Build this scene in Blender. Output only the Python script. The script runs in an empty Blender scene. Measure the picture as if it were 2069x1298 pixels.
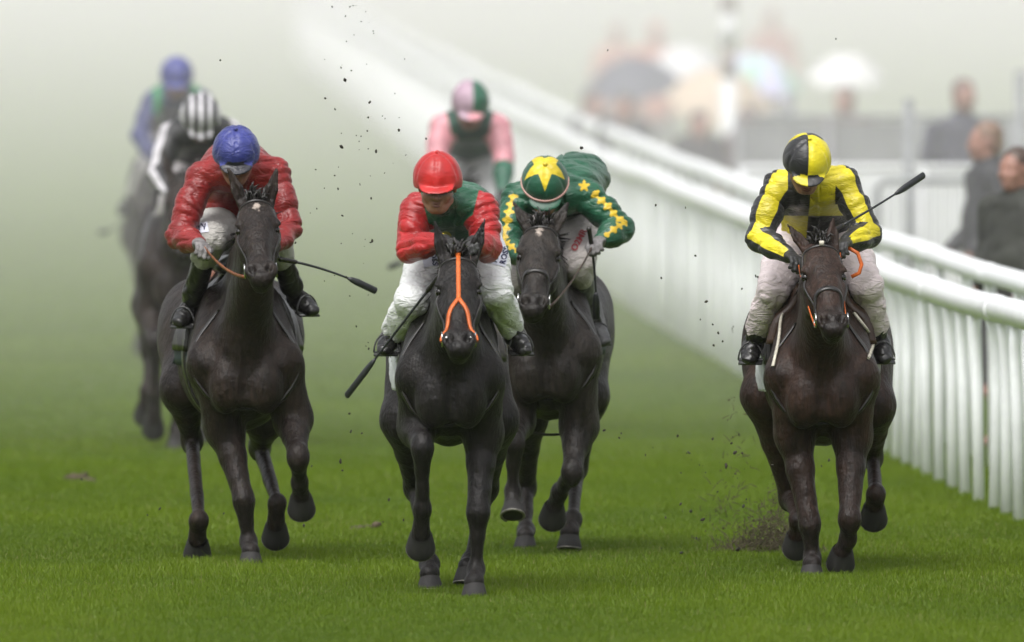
import bpy, math, random
import numpy as np
from mathutils import Vector, Matrix
from mathutils.bvhtree import BVHTree
R = math.radians
random.seed(7); RNG = np.random.default_rng(7)
scene = bpy.context.scene
COL = scene.collection

# ------------------------------------------------------------------ camera (long telephoto from a low gantry)
CAM_H = 3.3                      # camera height over the turf, metres
LENS, SENSOR, W0, H0 = 800.0, 36.0, 2069.0, 1298.0
FPX = LENS / SENSOR * W0
HORIZON = -280.0                 # row of the horizon in photo pixels (above the frame)
PITCH = math.atan((H0 / 2 - HORIZON) / FPX)
cam = bpy.data.cameras.new("camera"); camo = bpy.data.objects.new("camera", cam); COL.objects.link(camo)
cam.lens = LENS; cam.sensor_width = SENSOR; cam.sensor_fit = 'HORIZONTAL'
cam.clip_start = 1.0; cam.clip_end = 5000.0
camo.location = (0, 0, CAM_H); camo.rotation_euler = (math.pi / 2 - PITCH, 0, 0)
cam.dof.use_dof = True; cam.dof.focus_distance = 104.5; cam.dof.aperture_fstop = 4.2
scene.camera = camo

# ------------------------------------------------------------------ sky, sun, exposure: a wet overcast day
SUN_EL, SUN_AZ = R(58), R(200)
w = bpy.data.worlds.new("World"); scene.world = w; w.use_nodes = True
wn = w.node_tree.nodes; wl = w.node_tree.links
sky = wn.new('ShaderNodeTexSky'); sky.sky_type = 'NISHITA'; sky.sun_disc = False
sky.sun_elevation = SUN_EL; sky.sun_rotation = SUN_AZ
sky.air_density = 1.0; sky.dust_density = 6.0; sky.ozone_density = 1.0
hs = wn.new('ShaderNodeHueSaturation'); hs.inputs['Saturation'].default_value = 0.16
wl.new(sky.outputs[0], hs.inputs['Color']); wl.new(hs.outputs[0], wn['Background'].inputs['Color'])
wn['Background'].inputs['Strength'].default_value = 0.10
sun = bpy.data.lights.new("sun", 'SUN'); suno = bpy.data.objects.new("sun", sun); COL.objects.link(suno)
sun.energy = 0.8; sun.angle = R(50); sun.color = (1.0, 0.98, 0.95)
sd = Vector((math.sin(SUN_AZ) * math.cos(SUN_EL), math.cos(SUN_AZ) * math.cos(SUN_EL), math.sin(SUN_EL)))
suno.rotation_euler = sd.to_track_quat('Z', 'Y').to_euler()
scene.view_settings.view_transform = 'Standard'; scene.view_settings.look = 'None'
scene.view_settings.exposure = 1.2; scene.view_settings.gamma = 1.0
scene.render.engine = 'CYCLES'
scene.cycles.volume_bounces = 2; scene.cycles.max_bounces = 8
scene.cycles.use_denoising = True

# ------------------------------------------------------------------ helpers
def P(px, py, d):
    """World point that stands at distance d along the track and is seen at photo pixel (px, py)."""
    xc = (px - W0 / 2) / FPX; yc = (H0 / 2 - py) / FPX
    c, s = math.cos(PITCH), math.sin(PITCH)
    dy = c + yc * s; dz = -s + yc * c
    k = d / dy
    return np.array((xc * k, d, CAM_H + dz * k))
def ground_d(py):
    """Distance at which the flat turf is seen on photo row py."""
    yc = (H0 / 2 - py) / FPX; c, s = math.cos(PITCH), math.sin(PITCH)
    return CAM_H / -(-s + yc * c) * (c + yc * s)
def nrm(v):
    v = np.asarray(v, float); return v / max(1e-9, np.linalg.norm(v))

def _hash(ix, iy, iz, seed):
    h = (ix.astype(np.int64) * 374761393 + iy.astype(np.int64) * 668265263 + iz.astype(np.int64) * 2147483647 + seed * 1274126177) & 0xFFFFFFFF
    h = ((h ^ (h >> 13)) * 1274126177) & 0xFFFFFFFF
    h = h ^ (h >> 16)
    return (h & 0xFFFF).astype(np.float32) / 65535.0
def vnoise(x, y, z, seed=0):
    ix, iy, iz = np.floor(x), np.floor(y), np.floor(z)
    fx, fy, fz = x - ix, y - iy, z - iz
    fx = fx * fx * (3 - 2 * fx); fy = fy * fy * (3 - 2 * fy); fz = fz * fz * (3 - 2 * fz)
    r = 0
    for a in (0, 1):
        for b in (0, 1):
            for c in (0, 1):
                wgt = (fx if a else 1 - fx) * (fy if b else 1 - fy) * (fz if c else 1 - fz)
                r = r + wgt * _hash(ix + a, iy + b, iz + c, seed)
    return r

def setp(o, label=None, cat=None, group=None, kind=None):
    if label: o['label'] = label
    if cat: o['category'] = cat
    if group: o['group'] = group
    if kind: o['kind'] = kind
    return o
def thing(name, label, cat, loc, group=None):
    o = bpy.data.objects.new(name, None); COL.objects.link(o)
    o.location = Vector([float(v) for v in loc]); o.empty_display_size = 0.1
    return setp(o, label, cat, group)
def mesh_obj(name, V, F, mat, parent=None, smooth=True, attrs=None):
    """V in world coordinates; F an (n,3)/(n,4) int array or a list of such arrays."""
    V = np.asarray(V, np.float32)
    org = np.zeros(3, np.float32)
    q = parent
    while q is not None:
        org += np.array(q.location, np.float32); q = q.parent
    me = bpy.data.meshes.new(name)
    Fs = F if isinstance(F, list) else [F]
    Fs = [np.asarray(f, np.int32) for f in Fs if len(f)]
    me.vertices.add(len(V)); me.vertices.foreach_set('co', (V - org).ravel())
    nl = sum(f.size for f in Fs); nf = sum(len(f) for f in Fs)
    me.loops.add(nl); me.polygons.add(nf)
    me.loops.foreach_set('vertex_index', np.concatenate([f.ravel() for f in Fs]))
    tot = np.concatenate([np.full(len(f), f.shape[1], np.int32) for f in Fs])
    st = np.concatenate(([0], np.cumsum(tot)[:-1])).astype(np.int32)
    me.polygons.foreach_set('loop_start', st)
    me.update(calc_edges=True)
    me.polygons.foreach_set('use_smooth', np.full(nf, smooth))
    for k, a in (attrs or {}).items():
        at = me.attributes.new(k, 'FLOAT', 'POINT'); at.data.foreach_set('value', np.asarray(a, np.float32))
    me.materials.append(mat)
    me.validate(); me.update()
    o = bpy.data.objects.new(name, me); COL.objects.link(o)
    if parent is not None: o.parent = parent
    return o

class MB:
    """Collects simple shapes into one mesh."""
    def __init__(self): self.V = []; self.F3 = []; self.F4 = []; self.n = 0
    def add(self, V, F):
        V = np.asarray(V, float); self.V.append(V)
        for f in F: (self.F4 if len(f) == 4 else self.F3).append([i + self.n for i in f])
        self.n += len(V)
    def box(self, c, s, ax=None):
        c = np.asarray(c, float); A = np.eye(3) if ax is None else np.asarray(ax)
        v = [c + sx * s[0] / 2 * A[0] + sy * s[1] / 2 * A[1] + sz * s[2] / 2 * A[2] for sx in (-1, 1) for sy in (-1, 1) for sz in (-1, 1)]
        self.add(v, [(0, 1, 3, 2), (4, 6, 7, 5), (0, 4, 5, 1), (2, 3, 7, 6), (0, 2, 6, 4), (1, 5, 7, 3)])
    def tube(self, pts, rad, n=8, cap=True):
        pts = [np.asarray(p, float) for p in pts]
        if np.isscalar(rad): rad = [rad] * len(pts)
        V = []; up = None
        for i, p in enumerate(pts):
            t = nrm(pts[min(i + 1, len(pts) - 1)] - pts[max(i - 1, 0)])
            if up is None:
                up = np.array((0, 0, 1.0)) if abs(t[2]) < 0.9 else np.array((1.0, 0, 0))
            u = nrm(up - t * np.dot(up, t)); up = u; v = np.cross(t, u)
            r = rad[i]; ru, rv = (r if isinstance(r, tuple) else (r, r))
            for k in range(n):
                a = 2 * math.pi * k / n
                V.append(p + u * ru * math.cos(a) + v * rv * math.sin(a))
        F = []
        for i in range(len(pts) - 1):
            for k in range(n):
                F.append((i * n + k, i * n + (k + 1) % n, (i + 1) * n + (k + 1) % n, (i + 1) * n + k))
        if cap:
            V.append(pts[0]); V.append(pts[-1]); a, b = len(V) - 2, len(V) - 1
            for k in range(n):
                F.append((a, (k + 1) % n, k)); F.append((b, (len(pts) - 1) * n + k, (len(pts) - 1) * n + (k + 1) % n))
        self.add(V, F)
    def torus(self, c, ax, Rr, r, n=20, m=6):
        ax = nrm(ax); u = nrm(np.cross(ax, (0.3, 0.2, 0.9))); v = np.cross(ax, u)
        V = []; F = []
        for i in range(n):
            a = 2 * math.pi * i / n; e = u * math.cos(a) + v * math.sin(a)
            for j in range(m):
                b = 2 * math.pi * j / m
                V.append(np.asarray(c) + e * (Rr + r * math.cos(b)) + ax * r * math.sin(b))
        for i in range(n):
            for j in range(m):
                F.append((i * m + j, ((i + 1) % n) * m + j, ((i + 1) % n) * m + (j + 1) % m, i * m + (j + 1) % m))
        self.add(V, F)
    def ball(self, c, r, n=10, A=None):
        r = (r, r, r) if np.isscalar(r) else r; A = np.eye(3) if A is None else A
        V = []; F = []
        for i in range(n + 1):
            th = math.pi * i / n
            for k in range(2 * n):
                a = math.pi * k / n
                V.append(np.asarray(c) + A[0] * r[0] * math.sin(th) * math.cos(a) + A[1] * r[1] * math.sin(th) * math.sin(a) + A[2] * r[2] * math.cos(th))
        for i in range(n):
            for k in range(2 * n):
                F.append((i * 2 * n + k, (i + 1) * 2 * n + k, (i + 1) * 2 * n + (k + 1) % (2 * n), i * 2 * n + (k + 1) % (2 * n)))
        self.add(V, F)
    def build(self, name, mat, parent=None, smooth=True, attrs=None):
        Fs = []
        if self.F3: Fs.append(np.array(self.F3))
        if self.F4: Fs.append(np.array(self.F4))
        return mesh_obj(name, np.concatenate(self.V), Fs, mat, parent, smooth, attrs)

# ------------------------------------------------------------------ implicit surfaces: bodies and clothes grown as one skin
class Field:
    def __init__(self, lo, hi, vox):
        self.lo = np.asarray(lo, float); self.vox = vox
        self.n = np.maximum(4, np.ceil((np.asarray(hi) - self.lo) / vox).astype(int) + 1)
        self.A = np.full(self.n, 1.0, np.float32)
    def _slice(self, lo, hi):
        a = np.clip(np.floor((lo - self.lo) / self.vox).astype(int), 0, self.n); b = np.clip(np.ceil((hi - self.lo) / self.vox).astype(int) + 1, 0, self.n)
        if np.any(b <= a): return None
        ax = [(self.lo[i] + np.arange(a[i], b[i]) * self.vox).astype(np.float32) for i in range(3)]
        return tuple(slice(a[i], b[i]) for i in range(3)), ax[0][:, None, None], ax[1][None, :, None], ax[2][None, None, :]
    def _mix(self, S, d, k, op):
        a = self.A[S]
        if op == 'add':
            h = np.maximum(k - np.abs(a - d), 0) / k; self.A[S] = np.minimum(a, d) - h * h * (k / 4)
        else:
            d = -d; h = np.maximum(k - np.abs(a - d), 0) / k; self.A[S] = np.maximum(a, d) + h * h * (k / 4)
    def cap(self, a, b, ra, rb, u=(1, 0, 0), k=0.02, op='add'):
        """Tapered capsule a-b; ra, rb = radius or (radius along u, radius across u)."""
        a = np.asarray(a, float); b = np.asarray(b, float)
        ra = ra if isinstance(ra, tuple) else (ra, ra); rb = rb if isinstance(rb, tuple) else (rb, rb)
        m = max(ra + rb) + k + 3 * self.vox
        s = self._slice(np.minimum(a, b) - m, np.maximum(a, b) + m)
        if s is None: return
        S, X, Y, Z = s
        L = np.linalg.norm(b - a)
        wv = (b - a) / L if L > 1e-6 else np.array((0, 0, 1.0))
        u = np.asarray(u, float); u = u - wv * np.dot(u, wv)
        if np.linalg.norm(u) < 1e-3: u = np.cross(wv, (0, 1, 0.3))
        u = nrm(u); v = np.cross(wv, u)
        qx, qy, qz = X - a[0], Y - a[1], Z - a[2]
        qw = qx * wv[0] + qy * wv[1] + qz * wv[2]
        qu = qx * u[0] + qy * u[1] + qz * u[2]
        qv = qx * v[0] + qy * v[1] + qz * v[2]
        t = np.clip(qw / max(L, 1e-6), 0, 1); ow = qw - t * L
        ru = ra[0] + (rb[0] - ra[0]) * t; rv = ra[1] + (rb[1] - ra[1]) * t; rw = np.minimum(ru, rv)
        if ra[0] == ra[1] and rb[0] == rb[1]:
            d = np.sqrt(qu * qu + qv * qv + ow * ow) - ru
        else:
            k0 = np.sqrt((qu / ru) ** 2 + (qv / rv) ** 2 + (ow / rw) ** 2)
            k1 = np.sqrt((qu / ru ** 2) ** 2 + (qv / rv ** 2) ** 2 + (ow / rw ** 2) ** 2)
            d = k0 * (k0 - 1) / np.maximum(k1, 1e-4)
            d = np.where(k0 < 0.3, -0.6 * rw, d)
        self._mix(S, d.astype(np.float32), k, op)
    def ell(self, c, r, A=None, k=0.02, op='add'):
        c = np.asarray(c, float); A = np.eye(3) if A is None else np.asarray(A); m = max(r) + k + 3 * self.vox
        s = self._slice(c - m, c + m)
        if s is None: return
        S, X, Y, Z = s
        q = [(X - c[0]) * A[i][0] + (Y - c[1]) * A[i][1] + (Z - c[2]) * A[i][2] for i in range(3)]
        k0 = np.sqrt(sum((q[i] / r[i]) ** 2 for i in range(3))); k1 = np.sqrt(sum((q[i] / r[i] ** 2) ** 2 for i in range(3)))
        d = k0 * (k0 - 1) / np.maximum(k1, 1e-4)
        d = np.where(k0 < 0.3, -0.6 * min(r), d)
        self._mix(S, d.astype(np.float32), k, op)
    def chain(self, pts, k=0.02, u=(1, 0, 0)):
        for (a, ra), (b, rb) in zip(pts[:-1], pts[1:]): self.cap(a, b, ra, rb, u, k)
    def plane(self, p, n):
        """Cut away everything on the side the normal points to."""
        X = self.lo[0] + np.arange(self.n[0])[:, None, None] * self.vox; Y = self.lo[1] + np.arange(self.n[1])[None, :, None] * self.vox
        Z = self.lo[2] + np.arange(self.n[2])[None, None, :] * self.vox
        n = nrm(n); d = ((X - p[0]) * n[0] + (Y - p[1]) * n[1] + (Z - p[2]) * n[2]).astype(np.float32)
        self.A = np.maximum(self.A, d)
    def folds(self, amp, fx, fy, fz, seed, sharp=True):
        """Push the skin in and out by ridged noise: folds of cloth."""
        near = np.argwhere(np.abs(self.A) < amp * 3 + 2 * self.vox)
        p = self.lo + near * self.vox
        p = np.stack([p[:, 0] + .9 * p[:, 2] * np.sign(p[:, 0] - self.lo[0] - self.n[0] * self.vox / 2), p[:, 1], p[:, 2] + .6 * p[:, 1] - .6 * p[:, 0] * np.sign(p[:, 0] - self.lo[0] - self.n[0] * self.vox / 2)], 1)
        n1 = vnoise(p[:, 0] * fx, p[:, 1] * fy, p[:, 2] * fz, seed); n2 = vnoise(p[:, 0] * fx * 2.1 + 7, p[:, 1] * fy * 2.1, p[:, 2] * fz * 2.1, seed + 5)
        r1, r2 = 1 - np.abs(2 * n1 - 1), 1 - np.abs(2 * n2 - 1)
        f = r1 ** 3 + 0.35 * r2 ** 3 - 0.4 if sharp else 0.5 - n1 * 0.7 - n2 * 0.3
        self.A[near[:, 0], near[:, 1], near[:, 2]] += (amp * f).astype(np.float32)
    def mesh(self):
        A = self.A; n = np.array(A.shape)
        I = A < 0
        cnt = np.zeros(n - 1, np.int8)
        for a in (0, 1):
            for b in (0, 1):
                for c in (0, 1):
                    cnt += I[a:n[0] - 1 + a, b:n[1] - 1 + b, c:n[2] - 1 + c]
        act = np.argwhere((cnt > 0) & (cnt < 8))
        idx = np.full(n - 1, -1, np.int32); idx[act[:, 0], act[:, 1], act[:, 2]] = np.arange(len(act))
        val = {}
        for a in (0, 1):
            for b in (0, 1):
                for c in (0, 1):
                    val[a, b, c] = A[act[:, 0] + a, act[:, 1] + b, act[:, 2] + c]
        acc = np.zeros((len(act), 3)); m = np.zeros(len(act))
        corners = list(val)
        for p in corners:
            for ax in range(3):
                if p[ax] == 1: continue
                q = list(p); q[ax] = 1; q = tuple(q)
                va, vb = val[p], val[q]; cross = (va < 0) != (vb < 0)
                t = np.where(cross, va / np.where(cross, va - vb, 1), 0)
                pos = np.tile(np.array(p, float), (len(act), 1)); pos[:, ax] = t
                acc += pos * cross[:, None]; m += cross
        V = self.lo + (act + acc / m[:, None]) * self.vox
        Q = []
        for ax in range(3):
            o1, o2 = [(1, 2), (2, 0), (0, 1)][ax]
            sl0 = [slice(1, -1)] * 3; sl0[ax] = slice(0, n[ax] - 1); sl1 = list(sl0); sl1[ax] = slice(1, n[ax])
            ia, ib = I[tuple(sl0)], I[tuple(sl1)]
            e = np.argwhere(ia != ib)
            off = np.array([1, 1, 1]); off[ax] = 0; e2 = e + off
            flip = ia[e[:, 0], e[:, 1], e[:, 2]]
            def at(d1, d2):
                c = e2.copy(); c[:, o1] -= d1; c[:, o2] -= d2; return idx[c[:, 0], c[:, 1], c[:, 2]]
            q = np.stack([at(0, 0), at(1, 0), at(1, 1), at(0, 1)], 1)
            q[~flip] = q[~flip][:, ::-1]
            Q.append(q)
        Q = np.concatenate(Q); Q = Q[(Q >= 0).all(1)]
        return V, Q
    def build(self, name, mat, parent=None, attr=None):
        V, Q = self.mesh()
        return mesh_obj(name, V, Q, mat, parent, True, attr(V) if attr else None)

def seg_t(V, a, b):
    a = np.asarray(a); b = np.asarray(b); ab = b - a
    t = np.clip(((V - a) @ ab) / max(1e-9, ab @ ab), 0, 1)
    return t, np.linalg.norm(V - a - t[:, None] * ab, axis=1)
# ------------------------------------------------------------------ materials (all procedural)
def new_mat(name):
    m = bpy.data.materials.new(name); m.use_nodes = True
    nt = m.node_tree; return m, nt, nt.nodes, nt.links, nt.nodes['Principled BSDF']
def noise_node(N, L, scale, detail=4, rough=0.55, obj=True, stretch=None):
    tc = N.new('ShaderNodeTexCoord'); mp = N.new('ShaderNodeMapping'); L.new(tc.outputs['Object' if obj else 'Generated'], mp.inputs[0])
    if stretch: mp.inputs['Scale'].default_value = stretch
    n = N.new('ShaderNodeTexNoise'); n.inputs['Scale'].default_value = scale; n.inputs['Detail'].default_value = detail; n.inputs['Roughness'].default_value = rough
    L.new(mp.outputs[0], n.inputs['Vector']); return n
def ramp(N, L, src, p0, c0, p1, c1):
    r = N.new('ShaderNodeValToRGB'); e = r.color_ramp.elements
    e[0].position = p0; e[0].color = tuple(c0) + (1,) if len(c0) == 3 else c0; e[1].position = p1; e[1].color = tuple(c1) + (1,) if len(c1) == 3 else c1
    L.new(src, r.inputs[0]); return r
def bump(N, L, B, src, strength, dist):
    b = N.new('ShaderNodeBump'); b.inputs['Strength'].default_value = strength; b.inputs['Distance'].default_value = dist
    L.new(src, b.inputs['Height']); L.new(b.outputs[0], B.inputs['Normal'])
def surf(name, c, rough=0.6, var=0.25, scale=12, bs=0.3, bd=0.003, bscale=None, spec=0.5, metal=0.0, coat=0.0, stretch=None, c2=None):
    m, nt, N, L, B = new_mat(name)
    c = np.array(c, float); lo = np.array(c2) if c2 is not None else c * (1 - var)
    n = noise_node(N, L, scale, stretch=stretch)
    r = ramp(N, L, n.outputs[0], 0.35, lo, 0.65, c); L.new(r.outputs[0], B.inputs['Base Color'])
    B.inputs['Roughness'].default_value = rough; B.inputs['Specular IOR Level'].default_value = spec
    B.inputs['Metallic'].default_value = metal; B.inputs['Coat Weight'].default_value = coat; B.inputs['Coat Roughness'].default_value = 0.2
    n2 = noise_node(N, L, bscale or scale * 4, stretch=stretch); bump(N, L, B, n2.outputs[0], bs, bd)
    return m
def mixc(N, L, fac, a, b):
    m = N.new('ShaderNodeMix'); m.data_type = 'RGBA'
    if isinstance(fac, float): m.inputs[0].default_value = fac
    else: L.new(fac, m.inputs[0])
    for s, v in ((6, a), (7, b)):
        if isinstance(v, (tuple, list, np.ndarray)): m.inputs[s].default_value = tuple(v)[:3] + (1,)
        else: L.new(v, m.inputs[s])
    return m.outputs[2]
def attr_step(N, L, name, soft):
    a = N.new('ShaderNodeAttribute'); a.attribute_name = name
    mr = N.new('ShaderNodeMapRange'); mr.inputs['From Min'].default_value = -soft; mr.inputs['From Max'].default_value = soft; L.new(a.outputs['Fac'], mr.inputs[0])
    return mr.outputs[0]
def silk(name, c1, c2=None, c3=None, soft=0.0015, rough=0.40, mud=0.35, wet=0.35, fold=0.45):
    """Wet racing silk: up to three dyed colours split by the sewn pattern ('pat', 'pat2'), mud spots and damp patches."""
    m, nt, N, L, B = new_mat(name)
    col = mixc(N, L, 0.0, c1, c1)
    if c2 is not None: col = mixc(N, L, attr_step(N, L, 'pat', soft), c1, c2)
    if c3 is not None: col = mixc(N, L, attr_step(N, L, 'pat2', soft), col, c3)
    n = noise_node(N, L, 7, 5); r = ramp(N, L, n.outputs[0], 0.38, (1 - wet,) * 3, 0.62, (1, 1, 1))
    mul = N.new('ShaderNodeMix'); mul.data_type = 'RGBA'; mul.blend_type = 'MULTIPLY'; mul.inputs[0].default_value = 1.0
    L.new(col, mul.inputs[6]); L.new(r.outputs[0], mul.inputs[7])
    n3 = noise_node(N, L, 75, 3); r3 = ramp(N, L, n3.outputs[0], 0.70, (0, 0, 0), 0.78, (mud, mud, mud))
    fin = mixc(N, L, r3.outputs[0], mul.outputs[2], (0.03, 0.024, 0.016))
    L.new(fin, B.inputs['Base Color'])
    B.inputs['Roughness'].default_value = rough; B.inputs['Specular IOR Level'].default_value = 0.45
    B.inputs['Sheen Weight'].default_value = 0.1
    n2 = noise_node(N, L, 13, 2, 0.5, stretch=(1, 1, 2.4)); n2.inputs['Distortion'].default_value = 1.2
    ab = N.new('ShaderNodeMath'); ab.operation = 'SUBTRACT'; ab.inputs[1].default_value = 0.5; L.new(n2.outputs[0], ab.inputs[0])
    a2 = N.new('ShaderNodeMath'); a2.operation = 'ABSOLUTE'; L.new(ab.outputs[0], a2.inputs[0]); bump(N, L, B, a2.outputs[0], fold, 0.03)
    return m
def coat(name, c, dark):
    """Wet bay/brown horse hair: patches of sweat, darker points, fine lie of the hair."""
    m, nt, N, L, B = new_mat(name)
    n = noise_node(N, L, 4.5, 6, 0.6); r = ramp(N, L, n.outputs[0], 0.35, dark, 0.68, c)
    a = N.new('ShaderNodeAttribute'); a.attribute_name = 'points'
    col = mixc(N, L, a.outputs['Fac'], r.outputs[0], (0.010, 0.0085, 0.008))
    st = N.new('ShaderNodeAttribute'); st.attribute_name = 'star'
    nn = noise_node(N, L, 60, 3); ad = N.new('ShaderNodeMath'); ad.operation = 'MULTIPLY_ADD'; ad.inputs[1].default_value = 0.9; L.new(nn.outputs[0], ad.inputs[0])
    L.new(st.outputs['Fac'], ad.inputs[2])
    sr = ramp(N, L, ad.outputs[0], 0.80, (0, 0, 0), 1.0, (1, 1, 1))
    col = mixc(N, L, sr.outputs[0], col, (0.30, 0.26, 0.23))
    nh = noise_node(N, L, 42, 4, 0.65, stretch=(1, 1, 0.2)); rh = ramp(N, L, nh.outputs[0], 0.36, (0.55, 0.55, 0.55), 0.66, (1.35, 1.3, 1.25))
    hm = N.new('ShaderNodeMix'); hm.data_type = 'RGBA'; hm.blend_type = 'MULTIPLY'; hm.inputs[0].default_value = 1.0; L.new(col, hm.inputs[6]); L.new(rh.outputs[0], hm.inputs[7]); col = hm.outputs[2]
    n3 = noise_node(N, L, 62, 3); r3 = ramp(N, L, n3.outputs[0], 0.66, (0, 0, 0), 0.74, (0.6, 0.6, 0.6))
    col = mixc(N, L, r3.outputs[0], col, (0.055, 0.045, 0.033))
    L.new(col, B.inputs['Base Color'])
    rr = ramp(N, L, n.outputs[0], 0.3, (0.34,) * 3, 0.7, (0.56,) * 3); L.new(rr.outputs[0], B.inputs['Roughness'])
    B.inputs['Specular IOR Level'].default_value = 0.20
    B.inputs['Sheen Weight'].default_value = 0.02; B.inputs['Sheen Roughness'].default_value = 0.4
    n2 = noise_node(N, L, 100, 3, 0.5, stretch=(1, 1, 0.18)); n4 = noise_node(N, L, 12, 3)
    mm = N.new('ShaderNodeMath'); mm.operation = 'MULTIPLY_ADD'; mm.inputs[1].default_value = 3.0; L.new(n4.outputs[0], mm.inputs[0]); L.new(n2.outputs[0], mm.inputs[2])
    bump(N, L, B, mm.outputs[0], 0.7, 0.0075)
    return m
M = {}
M['hoof'] = surf('hoof_horn', (0.016, 0.0145, 0.0135), 0.75, 0.5, 30, 0.4, 0.002, stretch=(1, 1, 0.2))
M['shoe'] = surf('worn_aluminium', (0.30, 0.28, 0.26), 0.45, 0.5, 60, metal=0.6)
M['leather'] = surf('wet_black_leather', (0.018, 0.016, 0.015), 0.32, 0.4, 25, 0.3, 0.002)
M['brown_leather'] = surf('wet_brown_leather', (0.055, 0.03, 0.02), 0.36, 0.5, 18)
M['tan_leather'] = surf('tan_leather', (0.20, 0.065, 0.022), 0.42, 0.5, 22)
M['orange'] = surf('orange_strap', (0.58, 0.12, 0.016), 0.5, 0.3, 30)
M['cord'] = surf('cream_webbing', (0.62, 0.58, 0.48), 0.7, 0.35, 40)
M['metal'] = surf('steel', (0.62, 0.62, 0.6), 0.22, 0.1, 60, metal=1.0)
M['dull_metal'] = surf('wet_dull_steel', (0.12, 0.12, 0.12), 0.35, 0.4, 60, metal=0.7)
M['eye'] = surf('horse_eye', (0.008, 0.006, 0.005), 0.06, 0.2, 20, 0.0)
M['boot'] = surf('riding_boot_leather', (0.02, 0.019, 0.019), 0.28, 0.5, 20, 0.3, 0.003)
M['boot_grey'] = surf('muddy_boot_leather', (0.13, 0.13, 0.135), 0.42, 0.6, 16, 0.4, 0.003)
M['rubber'] = surf('whip_shaft', (0.02, 0.022, 0.025), 0.4, 0.4, 30)
M['skin'] = surf('skin', (0.30, 0.15, 0.11), 0.5, 0.35, 18, 0.2, 0.002)
M['lips'] = surf('lips', (0.16, 0.055, 0.05), 0.4, 0.3, 30)
M['hair'] = surf('mane_hair', (0.012, 0.010, 0.009), 0.45, 0.3, 40)
M['grey_glove'] = surf('grey_glove', (0.20, 0.19, 0.19), 0.6, 0.5, 40, 0.5, 0.003)
M['black_glove'] = surf('black_glove', (0.03, 0.03, 0.03), 0.5, 0.4, 40, 0.5, 0.003)
M['lens'] = surf('goggle_lens', (0.02, 0.02, 0.022), 0.1, 0.2, 20, 0.0)
M['cloth_dark'] = surf('dark_saddle_cloth', (0.012, 0.03, 0.03), 0.65, 0.4, 20)
M['cloth_white'] = surf('white_number_cloth', (0.62, 0.64, 0.66), 0.6, 0.25, 20)
M['white_paint'] = surf('white_rail_plastic', (0.88, 0.90, 0.91), 0.28, 0.10, 5, 0.15, 0.003)
M['post_paint'] = surf('white_post_plastic', (0.92, 0.94, 0.96), 0.4, 0.14, 4, 0.15, 0.003)
M['spray'] = surf('flung_soil_and_grass', (0.075, 0.068, 0.028), 0.85, 0.6, 50, 0.8, 0.004, c2=(0.045, 0.030, 0.018))
M['mud'] = surf('clod_of_soil', (0.034, 0.026, 0.017), 0.8, 0.5, 60, 0.8, 0.004)
M['turfclod'] = surf('clod_of_turf', (0.03, 0.035, 0.015), 0.8, 0.5, 60, 0.8, 0.004)
# ------------------------------------------------------------------ the track: turf, running rails, haze
RAIL = [(2300, 705), (2069, 605), (1900, 545), (1760, 515 - 14), (1500, 412), (1350, 358), (1200, 298), (1040, 230), (950, 182), (870, 132), (700, 25), (560, -30)]
RAIL_H = 1.10
def _rail_curve():
    out = []
    for px, py in RAIL:
        s = (py - HORIZON) / (CAM_H - RAIL_H); d = FPX / s
        out.append((d, (px - W0 / 2) / s))
    return np.array(out)
_rc = _rail_curve(); _rp = np.polyfit(np.log(_rc[:, 0]), _rc[:, 1], 3)
def rail_x(d): return np.polyval(_rp, np.log(d))
def ground_z(x, y):
    """Flat track; beyond the rails the ground falls a little away to the spectators' enclosure."""
    e = np.clip((x - rail_x(np.maximum(y, 60)) - 1.0) / 1.5, 0, 1)
    far = np.clip((y - 100) / 20, 0, 1)
    return -0.22 * e * e * (3 - 2 * e) * far

def build_ground():
    m, nt, N, L, B = new_mat('turf')
    n1 = noise_node(N, L, 0.55, 5, 0.6); n2 = noise_node(N, L, 14, 5, 0.7); n3 = noise_node(N, L, 70, 3, 0.7)
    r1 = ramp(N, L, n1.outputs[0], 0.35, (0.078, 0.138, 0.005), 0.65, (0.122, 0.192, 0.010))
    r2 = ramp(N, L, n2.outputs[0], 0.35, (0.55, 0.6, 0.5), 0.7, (1.15, 1.1, 1.0))
    mul = N.new('ShaderNodeMix'); mul.data_type = 'RGBA'; mul.blend_type = 'MULTIPLY'; mul.inputs[0].default_value = 1.0
    L.new(r1.outputs[0], mul.inputs[6]); L.new(r2.outputs[0], mul.inputs[7]); L.new(mul.outputs[2], B.inputs['Base Color'])
    B.inputs['Roughness'].default_value = 0.9; B.inputs['Specular IOR Level'].default_value = 0.15
    bump(N, L, B, n3.outputs[0], 1.0, 0.03)
    ys = np.concatenate([np.arange(-40, 90, 10), np.arange(90, 180, 1.0), np.arange(180, 420, 6), np.geomspace(420, 3000, 20)])
    xs = np.concatenate([-np.geomspace(1500, 12, 14), np.arange(-11, 14, 0.5), np.geomspace(14, 1500, 16)])
    X, Y = np.meshgrid(xs, ys, indexing='ij'); Z = ground_z(X, Y)
    V = np.stack([X, Y, Z], -1).reshape(-1, 3)
    a, b = X.shape; I = np.arange(a * b).reshape(a, b)
    F = np.stack([I[:-1, :-1], I[1:, :-1], I[1:, 1:], I[:-1, 1:]], -1).reshape(-1, 4)
    setp(mesh_obj('ground', V, F, m), kind='structure')
build_ground()

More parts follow.
